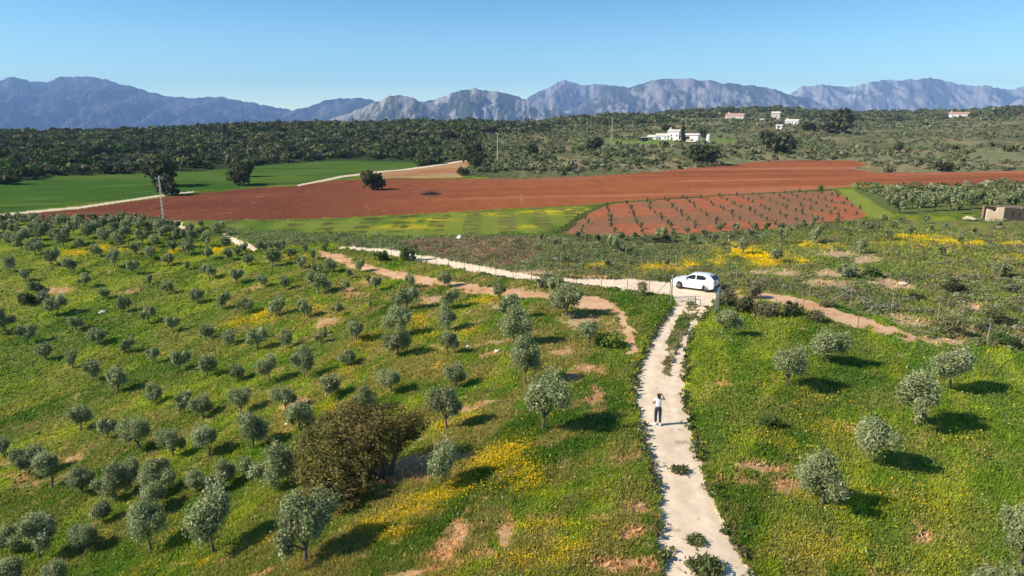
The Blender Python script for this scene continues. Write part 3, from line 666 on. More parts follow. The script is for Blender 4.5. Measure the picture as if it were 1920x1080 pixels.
# the big brown holm oak in the foreground
def big_oak():
    p = loc(724, 893)
    o = empty('holm_oak', p, 0, (1.08, 1.0, .87))
    bl = [(-1.1, .2, 2.75, 1.5, 1.4, 1.15), (-2.3, .1, 2.35, 1.2, 1.3, 1.1), (.35, .4, 3.0, 1.2, 1.1, .85), (1.05, .3, 2.65, .75, .8, .72), (-3.1, -.1, 1.7, .85, 1.0, 1.0), (-.3, -.5, 2.6, 1.2, 1.0, .9),
          (-1.9, -.9, 1.7, 1.1, 1.0, 1.05), (-2.7, -1.0, 1.0, .9, .8, .9), (-1.35, -1.7, 1.1, .8, .7, .9), (-1.15, -2.0, .55, .7, .55, .6), (-.7, -1.1, 1.4, .7, .7, .9), (.45, -.1, 1.75, .35, .4, .6), (-1.4, .8, 3.1, 1.1, 1.0, .75), (1.3, .7, 2.4, .45, .5, .5), (-1.9, -2.2, .6, .95, .7, .75), (-1.3, -2.7, .35, .7, .5, .5), (-2.6, -1.6, .8, .8, .7, .8), (-.2, -.4, 2.0, .9, .8, .9), (.75, 0, 2.3, .7, .6, .7), (-.5, -1.8, .7, .5, .5, .7)]
    brown = [(.26, .175, .048), (.20, .145, .042), (.165, .145, .043), (.14, .14, .043), (.35, .25, .07), (.10, .095, .035)]
    V, Fc, C = leaf_cloud(bl, 38000, .070, brown, 60, .13, .5, 1.4)
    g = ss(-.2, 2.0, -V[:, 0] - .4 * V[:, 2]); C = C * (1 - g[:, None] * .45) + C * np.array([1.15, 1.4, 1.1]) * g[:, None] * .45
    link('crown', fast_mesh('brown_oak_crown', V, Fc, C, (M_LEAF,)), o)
    parts = [tube([(0, 0, -.2), (-.05, 0, .9), (-.5, .1, 1.9), (-1.1, .2, 2.7)], [.22, .17, .13, .06], 9),
             tube([(.1, .1, -.1), (.35, .1, .8), (.5, .2, 1.6), (.5, .3, 2.6)], [.15, .12, .09, .05], 8),
             tube([(-.1, -.1, -.1), (-.7, -.5, .9), (-1.3, -.9, 1.6)], [.16, .11, .06], 8),
             tube([(-.5, .1, 1.9), (-1.6, 0, 2.2), (-2.4, 0, 2.3)], [.11, .08, .04], 6), tube([(.45, .2, 1.5), (.9, .3, 2.1), (1.2, .4, 2.6)], [.08, .06, .03], 6)]
    tv, tf = join(parts); link('trunk', fast_mesh('brown_oak_trunk', tv, tf, None, (M_BARK,), smooth=True), o)
    tag(o, 'huge brown and gold holm oak with a black shadow in the foreground', 'oak tree')
big_oak()
# cypress by the farmhouse
p = loc(1280, 266); V, Fc, C = leaf_cloud([(0, 0, 3.5 + i * 1.1, 1.1 - .1 * i, 1.1 - .1 * i, 1.6) for i in range(-2, 5)], 700, .6, [(.03, .04, .02), (.045, .055, .028)], 10)
o = empty('cypress_tree', p); link('crown', fast_mesh('cypress_crown', V, Fc, C, (M_LEAF,)), o)
tv, tf = tube([(0, 0, -.3), (0, 0, 3)], [.3, .2], 6); link('trunk', fast_mesh('cypress_trunk', tv, tf, None, (M_BARK,)), o)
tag(o, 'tall narrow dark cypress in front of the white farmhouse', 'cypress')
# shrubs one can tell apart
def shrub_mesh(seed, pal, n, size, feathery=False):
    r = random.Random(seed); bl = []
    for i in range(5):
        a = r.uniform(0, 6.28); d = r.uniform(.05, .28); s = r.uniform(.17, .27)
        bl.append((d * math.cos(a), d * math.sin(a), r.uniform(.16, .42), s, s, s * 1.1))
    V, Fc, C = leaf_cloud(bl, n, size, pal, 14, .24 if feathery else .17, .3, 4.0 if feathery else 1.5)
    parts = [tube([(0, 0, -.05), (b[0] * .5, b[1] * .5, b[2] * .5), b[:3]], [.02, .014, .006], 4) for b in bl]
    tv, tf = join(parts)
    return fast_mesh('shrub_foliage', V, Fc, C, (M_LEAF,)), fast_mesh('shrub_stems', tv, tf, None, (M_BARK,))
GREENP = [(.12, .18, .04), (.085, .14, .03), (.16, .21, .05)]; DARKP = [(.10, .115, .05), (.14, .14, .07), (.075, .09, .04)]
BROWNP = [(.24, .20, .10), (.17, .165, .075), (.20, .20, .085), (.28, .24, .13)]; GREYP = [(.30, .31, .19), (.23, .25, .14), (.36, .36, .23)]; BRIGHT = [(.22, .30, .04), (.16, .25, .04), (.3, .34, .05)]
SHRUBS = [(765,488,40,1.1,GREENP,'dark green bush beside the pale track in the middle distance'),
 (718,490,44,.7,GREENP,'low green bush on the near bank of the pale track'),
 (612,470,24,1.2,GREENP,'dark green bush at the left end of the pale track'),
 (50,570,44,.8,DARKP,'dark rounded bush among the olives at the far left'),
 (78,568,40,.9,GREYP,'pale grey bush beside the dark one at the far left'),
 (72,545,38,.6,DARKP,'low dark bush behind the pair at the far left'),
 (1142,652,62,.7,BRIGHT,'bright yellow-green bush left of the road by a scruffy olive'),
 (1018,540,46,1.1,GREYP,'pale feathery bush on the near verge of the pale track'),
 (1207,553,30,1.5,BROWNP,'thin reddish twiggy bush on the fence line left of the gate'),
 (1366,572,50,.9,BROWNP,'brownish bush right beside the right gate post'),
 (1400,585,56,.8,DARKP,'dark bush in the hedge right of the gate'),
 (1440,592,60,.75,BROWNP,'brown-green bush in the hedge right of the gate, second from it'),
 (1482,592,56,.7,DARKP,'dark green bush at the hollow where the hedge ends'),
 (1525,602,48,.7,BROWNP,'low brown bush beside the reddish track'),
 (1420,560,40,1.0,BROWNP,'tall dry brush at the start of the reddish track'),
 (1795,632,62,1.0,BROWNP,'brown twiggy bush on bare earth beyond the right fence'),
 (1785,545,56,.6,DARKP,'dark purple-brown bush on the scrub at the right'),
 (1895,545,36,.5,GREYP,'pale round cushion bush near the right edge'),
 (1880,610,60,.5,DARKP,'long dark bush near the right edge beyond the fence'),
 (1715,560,40,.5,DARKP,'dull brown bush beyond the reddish track'),
 (1585,520,50,.7,GREYP,'pale green bush on the scrub behind the reddish track'),
 (1640,520,44,.6,GREENP,'green bush on the scrub next to the pale one'),
 (1870,645,70,.5,GREENP,'wide green bush near the right fence post'),
 (1240,453,50,.5,DARKP,'wide dark green bush on the edge of the small red plot'),
 (1555,575,36,.6,BROWNP,'brown bush under the braced fence post'),
 (1445,793,56,.4,GREENP,'low dark green clump in the right meadow near the road'),
 (1540,357,20,.8,GREENP,'small green bush on the boundary of the red plot'),
 (1835,620,40,.7,DARKP,'grey-green bush on bare earth near the right edge'),
 (1660,585,50,.45,GREYP,'low grey cushion bush above the reddish track'),
 (1625,572,44,.45,GREYP,'low grey cushion bush at the foot of the long brace')]
for i, (px, py, w, hr, pal, lb) in enumerate(SHRUBS):
    p = loc(px, py); s = w / F * depth((p.x, p.y)); fe = pal is BROWNP
    a, b = shrub_mesh(i, pal, 1400 if w > 30 else 500, .03 if fe else .05, fe)
    o = empty('shrub', p, random.uniform(0, 6), (s, s, s * hr * 1.1)); link('foliage', a, o); link('stems', b, o)
    tag(o, lb, 'bush', 'bushes between the meadows and tracks')
# weeds on the road
for px, py, w, lb in [(1275,882,30,'small dark weed tuft alone on the road below the walker'), (1306,1014,34,'weed tuft in the middle of the road near the bottom'),
                      (1322,1066,60,'broad weed patch on the road at the bottom of the photo'), (1300,1056,26,'dark weed clump left of the broad patch on the road')]:
    p = loc(px, py); s = w / F * depth((p.x, p.y)); V, Fc, C = leaf_cloud([(0, 0, .1, .42, .42, .14), (.12, .06, .12, .3, .3, .16)], 900, .08, [(.13, .17, .05), (.17, .20, .06), (.10, .13, .045), (.22, .20, .09)], 20, .4, .05, 3)
    o = link('weed', fast_mesh('weed', V, Fc, C, (M_LEAF,))); o.location = p - Vector((0, 0, .06)); o.scale = (s, s, s); tag(o, lb, 'weed', 'weeds growing on the road')

# ---------------------------------------------------------------- woods and scrub beyond the fields
def scatter(n, umin, umax, y0, y1):
    u = rng.uniform(umin, umax, n); f = np.interp(u, UK, FOOT); c = np.interp(u, UK, CREST); f = np.where(u > .46, 206, f)
    t = rng.random(n); y = (f + y0) + t * (c + y1 - f - y0); keep = rng.random(n) < y / (c + y1)
    x = u * y; return x[keep], y[keep], u[keep]
def keep_off(x, y):
    m = np.ones(len(x), bool)
    for P in (P_PLOUGH, P_CROP, P_FALLOW, P_PLOT, P_PLANT, P_GROVE): m &= ~inside(P, x, y)
    for P in P_TRK: m &= ~inside(P, x, y)
    return m
FOREST = [(.120, .130, .055), (.095, .105, .050), (.15, .155, .065), (.19, .19, .08), (.12, .165, .048), (.075, .080, .040), (.16, .165, .09)]
x, y, u = scatter(9500, -1.0, .95, 3, 50)
dens = fbm(x / 30, y / 30, 3, 411); ridge = (y > .70 * np.interp(u, UK, CREST)) & (dens > .50); m = keep_off(x, y) & np.where(u < -.05, dens > .30, ridge); x, y, u = x[m], y[m], u[m]
print('forest', len(x))
w = rng.uniform(3.6, 7.2, len(x)) * (1 + .25 * (y > 350))
stuff_cloud('forest', np.stack([x, y], 1), w, np.where(y < 300, 150, 85), .15, FOREST, 'dense dark holm oak wood covering the hill behind the crop field', 'forest', hr=.72)
SCR = [(.195, .20, .09), (.165, .175, .075), (.24, .24, .125), (.125, .135, .06), (.215, .225, .115)]
x, y, u = scatter(30000, -.16, 1.0, 1, 20)
dens = fbm(x / 22, y / 22, 4, 421); m = keep_off(x, y) & (dens > .44); 
farm = (np.abs(x - 97) < 22) & (np.abs(y - 388) < 26); m &= ~farm
x, y, u = x[m], y[m], u[m]; print('scrub', len(x))
w = rng.uniform(1.2, 2.8, len(x)) * (1 + ss(300, 800, y) * .8); bigm = rng.random(len(x)) < .05; w[bigm] *= 1.9
stuff_cloud('scrubland', np.stack([x, y], 1), w, np.where(y < 330, 34, 16), .27, SCR, 'grey-green scrub and scattered groves on the far right slopes', 'scrub', hr=.62)
# low scrub of the middle ground between the road and the red plot
xs = rng.uniform(-30, 95, 9000); ys = rng.uniform(60, 130, 9000)
m = (inside(P_DULL, xs, ys) | inside(P_BEYOND, xs, ys)) & keep_off(xs, ys) & ~inside(P_ROAD, xs, ys)
for P in P_SAND: m &= ~inside(P, xs, ys)
m &= fbm(xs / 5, ys / 5, 3, 431) > .47
xs, ys = xs[m], ys[m]; print('low', len(xs))
LOWP = [(.22, .26, .09), (.17, .22, .07), (.29, .29, .13), (.30, .225, .14), (.14, .18, .065), (.25, .19, .13), (.31, .33, .19)]
xs2 = rng.uniform(8, 55, 5000); ys2 = rng.uniform(38, 66, 5000)
m2 = inside(P_BEYOND, xs2, ys2) & ~inside(P_ROAD, xs2, ys2) & (fbm(xs2 / 4, ys2 / 4, 3, 441) > .44)
for P in P_SAND: m2 &= ~inside(P, xs2, ys2)
allp = np.stack([np.concatenate([xs, xs2[m2]]), np.concatenate([ys, ys2[m2]])], 1)
_c, _k, _f, _b = landcover(allp[:, 0], allp[:, 1]); allp = allp[(_b < .3) & (_f < .45)]
stuff_cloud('undergrowth', allp, rng.uniform(.35, 1.2, len(allp)), 60, .085, LOWP, 'low grey-green scrub between the pale track and the small red plot', 'undergrowth', hr=.6)

# ---------------------------------------------------------------- grass blades and wild flowers near the viewpoint
def grass():
    n = 330000
    th = rng.uniform(R(7.4), R(41), n); az = rng.uniform(R(-41), R(41), n)
    r = 15.0 / np.tan(th); x = r * np.sin(az); y = r * np.cos(az)
    C, cls, fl, bare = landcover(x, y)
    m = (cls == 0) & (rng.random(n) > bare * .88)
    x, y, C, fl, r = x[m], y[m], C[m], fl[m], r[m]; n = len(x)
    z = hz(x, y) + (fbm(x / .55, y / .55, 3, 301) - .5) * .15 + (fbm(x / 2.3, y / 2.3, 3, 311) - .5) * .36 * (1 - .75 * ss(60, 105, r)) - .03
    h = (.055 + .135 * fbm(x / 1.7, y / 1.7, 3, 451) ** 1.5 + .08 * rng.random(n)) * (1 + ss(30, 80, r) * .6)
    w = .012 + r * .0011
    Vs = []; 
    for k in range(3):
        a = rng.uniform(0, 6.28, n); lean = rng.normal(size=(n, 2)) * .45
        bx = x + rng.normal(size=n) * .05; by = y + rng.normal(size=n) * .05
        b0 = np.stack([bx - np.cos(a) * w, by - np.sin(a) * w, z], 1); b1 = np.stack([bx + np.cos(a) * w, by + np.sin(a) * w, z], 1)
        tp = np.stack([bx + lean[:, 0] * h, by + lean[:, 1] * h, z + h * rng.uniform(.7, 1.2, n)], 1)
        Vs.append(np.stack([b0, b1, tp], 1))
    V = np.concatenate(Vs).reshape(-1, 3); nn = len(V) // 3
    Ck = np.concatenate([C * rng.uniform(.78, 1.30, n)[:, None] for _ in range(3)]); Ck = Ck * np.array([2.06, 2.10, 1.75])
    Cv = np.repeat(Ck, 3, 0)
    me = fast_mesh('grass', V, np.arange(3 * nn).reshape(nn, 3), Cv, (M_GRASS,)); tag(link('grass', me), 'spring grass growing over the near meadows and orchard slope', 'grass', kind='stuff')
    # flower heads
    q = rng.random(n) < np.clip(fl * .85 + .012, 0, 1) * .8
    xf, yf, zf, rf = x[q], y[q], z[q] + h[q] * rng.uniform(.8, 1.25, q.sum()), r[q]; k = len(xf)
    P = np.stack([xf, yf, zf], 1); S = .022 + rf * .0011
    cols = np.array([(.80, .52, .01), (.72, .56, .02), (.85, .44, .01)])[rng.integers(0, 3, k)]
    wht = (rng.random(k) < .05) | (fl[q] < .05) & (rng.random(k) < .5); cols[wht] = (.62, .60, .42)
    Vf, Ff, Cf = leaf_quads(P, S, cols, 1.0, np.tile([-.3, -.5, 1.2], (k, 1)))
    tag(link('wildflowers', fast_mesh('wildflowers', Vf, Ff, Cf, (M_LEAF_S,))), 'yellow wild flowers scattered through the grass', 'flowers', kind='stuff')
    print('grass', nn, 'flowers', k)
grass()
# weeds lining both road edges
def verge():
    pts = []
    for i in range(len(P_ROAD)):
        a, b = P_ROAD[i], P_ROAD[(i + 1) % len(P_ROAD)]
        if max(a[1], b[1]) > 70 or min(a[1], b[1]) < 16: continue
        L = np.hypot(*(b - a)); k = int(L * 16)
        t = rng.random(k); pts.append(a + (b - a) * t[:, None] + rng.normal(size=(k, 2)) * .12)
    pts = np.concatenate(pts); gate = (np.abs(pts[:, 0] - 15.5) < 5) & (pts[:, 1] > 54)
    pts = pts[~gate]; pts = pts[fbm(pts[:, 0] / .9, pts[:, 1] / .9, 3, 461) > .42]
    stuff_cloud('verge_weeds', pts, rng.uniform(.10, .38, len(pts)), 14, .3, [(.10, .14, .035), (.14, .19, .05), (.08, .11, .04), (.22, .19, .09)], 'ragged weeds lining both edges of the pale dirt road', 'weeds', hr=.7)
verge()

# ---------------------------------------------------------------- mountains
def mountain(name, pts, D, depthw, cols, seed, base=-40, rough=1.0):
    pts = sorted(pts); xs = np.array([p[0] for p in pts], float); ysil = np.array([p[1] for p in pts], float)
    px = np.arange(xs[0], xs[-1], 1.6); sil = np.interp(px, xs, ysil)
    k = np.array([1, 2, 3, 2, 1.]) / 9; s2 = np.convolve(np.pad(sil, 2, 'edge'), k, 'valid'); sil = s2
    sil = sil + (fbm(px / 14, px * 0 + seed, 5, seed, .62) - .5) * 9.0 * rough
    u = (px - 960) / F
    nv = 130; v = np.linspace(0, 1, nv)
    U, Vv = np.meshgrid(u, v); SIL = np.tile(sil, (nv, 1)); PX = np.tile(px, (nv, 1))
    # crest at v=.62, the front slope below it and a back slope behind
    Yd = D + (Vv - .62) * depthw
    dyf = CP - ((SIL - 540) / F) * SP; dzf = -SP - ((SIL - 540) / F) * CP
    zc = H + D * dzf / dyf
    X = U * D / (CP + 0 * U) * (Yd / D); 
    shape = np.where(Vv < .62, (Vv / .62) ** .95, 1 - ss(.62, 1.05, Vv))
    gully = fbm(X / (D * .020), Yd / (D * .045), 6, seed + 50, .55); rid = 1 - np.abs(2 * gully - 1)
    r2 = fbm(X / (D * .06), Yd / (D * .10), 5, seed + 60); rid2 = 1 - np.abs(2 * r2 - 1)
    amp = (zc - base) * (np.clip(1 - np.abs(Vv - .62) / .62, 0, 1) ** .6 * 0 + np.clip(np.abs(Vv - .62) / .30, 0, 1))
    Z = base + (zc - base) * shape - amp * ((rid - .5) * .42 + (rid2 - .5) * .6) * (shape > .02) * np.clip(shape * 3, 0, 1)
    Z = np.where(Vv < .62, np.minimum(Z, H + (zc - H) * (Yd / D) * .97 + (zc - H) * .03), Z)
    x = X.ravel(); y = Yd.ravel(); z = Z.ravel()
    idx = np.arange(len(x)).reshape(nv, len(px)); Fq = np.stack([idx[:-1, :-1], idx[:-1, 1:], idx[1:, 1:], idx[1:, :-1]], -1).reshape(-1, 4)
    rock, scrub = np.array(cols[0]), np.array(cols[1]); hrel = ((Z - base) / (zc - base + 1e-6)).ravel()
    gy, gx = np.gradient(Z); sl = np.abs(gx).ravel(); sl = sl / (np.percentile(sl, 90) + 1e-6)
    nz = fbm(x / (D * .013), y / (D * .05), 6, seed + 70, .62)
    m = np.clip(ss(.46, .58, nz) * .75 + ss(.35, 1.0, hrel) * .25 + np.clip(sl, 0, 1) * .25 - .22, 0, 1)
    Cc = mix(np.tile(scrub, (len(x), 1)), rock, m)
    me = fast_mesh(name, np.stack([x, y, z], 1), Fq, Cc, (M_ROCK,), smooth=True)
    tag(link(name, me), kind='structure')
SCRUBM = (.075, .085, .05)
mountain('mountains', [(-500,170),(-350,160),(-200,150),(-60,140),(0,143),(30,151),(70,150),(80,146),(100,146),(118,152),(147,154),(175,145),(215,142),(235,143),(255,152),(300,165),(345,178),(370,183),(400,184),(420,182),(455,182),(500,192),(560,205),(600,215),(660,232),(700,240)], 8200, 4600, ((.13,.125,.13),(.03,.035,.032)), 1)
mountain('mountains', [(520,240),(560,212),(600,200),(628,190),(655,185),(690,183),(720,190),(770,200),(840,215),(900,232)], 7600, 2500, ((.13,.125,.12),(.03,.035,.028)), 2)
mountain('mountains', [(620,238),(650,220),(690,205),(720,190),(745,181),(768,179),(800,190),(850,208),(900,220),(960,234)], 5200, 2000, ((.34,.31,.26),(.065,.07,.035)), 3)
mountain('mountains', [(740,236),(780,205),(808,190),(840,180),(868,168),(895,166),(925,170),(960,177),(1000,190),(1040,203),(1060,214),(1100,238)], 5600, 2200, ((.38,.36,.33),(.055,.065,.04)), 4)
mountain('mountains', [(900,238),(960,205),(990,182),(1020,166),(1040,152),(1052,148),(1068,155),(1085,161),(1110,158),(1150,160),(1180,168),(1250,190),(1350,238)], 8600, 3200, ((.32,.30,.29),(.06,.065,.05)), 5)
mountain('mountains', [(1000,238),(1060,205),(1100,185),(1130,172),(1160,166),(1180,158),(1210,150),(1235,146),(1270,149),(1310,151),(1330,157),(1370,159),(1400,162),(1440,174),(1480,186),(1540,205),(1620,238)], 7000, 3000, ((.36,.34,.32),(.06,.065,.045)), 6)
mountain('mountains', [(1380,238),(1430,200),(1452,172),(1468,162),(1490,160),(1560,161),(1590,155),(1610,150),(1640,151),(1690,147),(1720,152),(1750,158),(1790,160),(1830,168),(1860,163),(1880,159),(1900,162),(1920,158),(1980,155),(2100,160),(2250,170),(2400,200),(2480,238)], 9600, 3600, ((.46,.43,.40),(.10,.11,.08)), 8)
mountain('quarry_hill', [(1780,218),(1840,206),(1880,195),(1900,187),(1930,180),(1990,178),(2060,190),(2150,210)], 2100, 700, ((.56,.47,.38),(.42,.35,.26)), 9, base=10)

# ---------------------------------------------------------------- simple solids
def box(bm, c, s, rz=0, mi=0, taper=1.0):
    m = Matrix.Translation(c) @ Matrix.Rotation(rz, 4, 'Z')
    vs_ = []
    for z in (-.5, .5):
        k = 1 if z < 0 else taper
        for x, y in ((-.5, -.5), (.5, -.5), (.5, .5), (-.5, .5)): vs_.append(bm.verts.new(m @ Vector((x * s[0] * k, y * s[1] * k, z * s[2]))))
    for f in ((3, 2, 1, 0), (4, 5, 6, 7), (0, 1, 5, 4), (1, 2, 6, 5), (2, 3, 7, 6), (3, 0, 4, 7)):
        fc = bm.faces.new([vs_[i] for i in f]); fc.material_index = mi
def rod(bm, a, b, r, seg=6, r2=None):
    a, b = Vector(a), Vector(b); d = b - a; q = d.to_track_quat('Z', 'Y'); r2 = r if r2 is None else r2
    A = []; B = []
    for k in range(seg):
        w = 2 * math.pi * k / seg; v = Vector((math.cos(w), math.sin(w), 0))
        A.append(bm.verts.new(a + q @ (v * r))); B.append(bm.verts.new(b + q @ (v * r2)))
    for k in range(seg): bm.faces.new((A[k], A[(k + 1) % seg], B[(k + 1) % seg], B[k]))
    bm.faces.new(A[::-1]); bm.faces.new(B)
def prism(bm, poly, y0, y1):
    """poly in XZ extruded along Y"""
    a = [bm.verts.new((x, y0, z)) for x, z in poly]; b = [bm.verts.new((x, y1, z)) for x, z in poly]; n = len(poly)
    bm.faces.new(a); bm.faces.new(b[::-1])
    for k in range(n): bm.faces.new((a[(k + 1) % n], a[k], b[k], b[(k + 1) % n]))
def bob(name, bm, mat, parent=None, smooth=False, bevel=0):
    bmesh.ops.recalc_face_normals(bm, faces=bm.faces)
    if bevel: bmesh.ops.bevel(bm, geom=bm.edges[:], offset=bevel, segments=2, affect='EDGES', profile=.7)
    me = bpy.data.meshes.new(name); bm.to_mesh(me); bm.free()
    for m in (mat if isinstance(mat, (list, tuple)) else [mat]): me.materials.append(m)
    if smooth:
        for p_ in me.polygons: p_.use_smooth = True
    return link(name, me, parent)
M_STEEL = flat('galvanised_steel', (.42, .42, .44), .45, .7)
M_RUST = flat('rusty_post', (.10, .075, .06), .8, .2, noise=.4, nscale=20)
M_PALEPOST = flat('pale_post', (.34, .32, .24), .8, noise=.2, nscale=20)
M_WIRE = flat('wire', (.28, .28, .27), .5, .8)
M_CONC = flat('concrete', (.50, .47, .42), .85, noise=.2, nscale=6)
M_WHITE = flat('whitewash', (.80, .78, .74), .85, noise=.06, nscale=2)
M_TILE = flat('clay_tile', (.36, .22, .17), .85, noise=.3, nscale=4)
M_DARK = flat('dark_opening', (.02, .02, .022), .4)  # near-black for window panes and for the shade inside openings

# ---------------------------------------------------------------- fences and gate
def fence(name, feet, hgt, mat, label, braces=(), mesh_wires=5, r=.024):
    P = [loc(*f) for f in feet]; root = empty(name, P[0]); o0 = P[0]
    for i, p_ in enumerate(P):
        b = bmesh.new(); q = p_ - o0; lean = Vector((random.uniform(-.03, .03), random.uniform(-.03, .03), 0))
        rod(b, q - Vector((0, 0, .2)), q + Vector((0, 0, hgt)) + lean, r, 6); rod(b, q + Vector((0, 0, hgt)) + lean, q + Vector((0, 0, hgt + .02)) + lean, r * 1.3, 6)
        bob('post', b, mat, root)
    for i, dx, dy in braces:
        b = bmesh.new(); q = P[i] - o0; e = Vector((P[i].x + dx, P[i].y + dy, 0)); e.z = float(hz(e.x, e.y)); e -= o0
        rod(b, q + Vector((0, 0, hgt * .95)), e, r * .9, 6); bob('brace', b, M_PALEPOST if mat is M_PALEPOST else mat, root)
    b = bmesh.new()
    for i in range(len(P) - 1):
        for k in range(mesh_wires):
            h_ = .12 + (hgt - .2) * k / (mesh_wires - 1); rod(b, P[i] - o0 + Vector((0, 0, h_)), P[i + 1] - o0 + Vector((0, 0, h_)), .0035, 3)
        L = (P[i + 1] - P[i]).length; m = int(L / .3)
        for k in range(1, m):
            q = P[i] - o0 + (P[i + 1] - P[i]) * k / m; rod(b, q + Vector((0, 0, .12)), q + Vector((0, 0, hgt - .08)), .002, 3)
    bob('wire_netting', b, M_WIRE, root)
    return tag(root, label, 'fence')
fence('wire_fence', [(1256,556),(1217,551),(1176,545),(1127,541),(1081,538),(1040,536),(996,532),(962,526),(930,521),(900,518),(871,512),(841,506),(818,503),(790,497),(762,491),(735,487),(708,482),(680,477),(655,472)], 1.75, M_RUST, 'wire fence on dark posts along the pale track left of the gate', braces=[(1, -1.4, -.2), (0, -1.3, .1), (4, -.3, 1.6)])
fence('wire_fence', [(1348,575),(1425,572),(1506,584),(1607,624),(1723,668),(1847,707),(2010,765)], 1.75, M_RUST, 'wire fence on dark posts between right meadow and reddish track', braces=[(2, -1.9, -.6)])
fence('wire_fence', [(1960,640),(1850,650),(1757,606),(1671,588),(1594,578),(1517,560),(1446,527),(1380,525),(1340,515),(1267,512),(1228,509),(1177,508),(1128,511),(1090,509),(1051,505),(1010,500),(971,497)], 1.75, M_PALEPOST, 'pale-posted wire fence on the far side of the tracks, with braced posts', braces=[(4, -2.2, .4), (4, 1.4, -.4)])
def gate_leaf(hinge, toward, label):
    a = loc(*hinge); b = loc(*toward); root = empty('metal_gate', a); d = (b - a); d.z = 0; L = min(d.length, 3.0); d = d.normalized() * L
    bm = bmesh.new(); up = Vector((0, 0, 1))
    for h_ in (.12, 1.62): rod(bm, up * h_, d + up * h_, .028, 6)
    for t in (0.02, .5, 1): rod(bm, d * t + up * .1, d * t + up * 1.72, .028, 6)
    rod(bm, up * .15, d + up * 1.68, .018, 6); bob('frame', bm, M_STEEL, root)
    bm = bmesh.new()
    for k in range(1, 16): rod(bm, up * (.12 + k * .1), d + up * (.12 + k * .1), .005, 3)
    for k in range(1, 24): rod(bm, d * k / 24 + up * .12, d * k / 24 + up * 1.7, .005, 3)
    bob('mesh_panel', bm, M_WIRE, root)
    bm = bmesh.new(); rod(bm, up * -.3, up * 2.0, .06, 8); bob('gate_post', bm, M_STEEL if hinge[0] < 1300 else M_RUST, root)
    return tag(root, label, 'gate', 'two leaves of the open field gate')
gate_leaf((1259, 557), (1256, 588), 'steel mesh gate leaf swung open on the left side of the road')
gate_leaf((1349, 572), (1333, 602), 'steel mesh gate leaf swung open on the right side of the road')
p0 = loc(1275, 572); p1 = loc(1290, 571); p2 = loc(1313, 573)
bm = bmesh.new()
for a, b in ((p1, p2),):
    A = Vector((0, 0, 0)); B = b - a; up = Vector((0, 0, .5))
    rod(bm, A, A + up, .025); rod(bm, B, B + up, .025); rod(bm, A + up, B + up, .025)
rod(bm, Vector((0, 0, .45)), p0 - p1 + Vector((0, 0, .25)), .015)
o = bob('barrier', bm, M_RUST); o.location = p1; tag(o, 'low metal hoop barrier on the grass strip in the gateway', 'barrier')

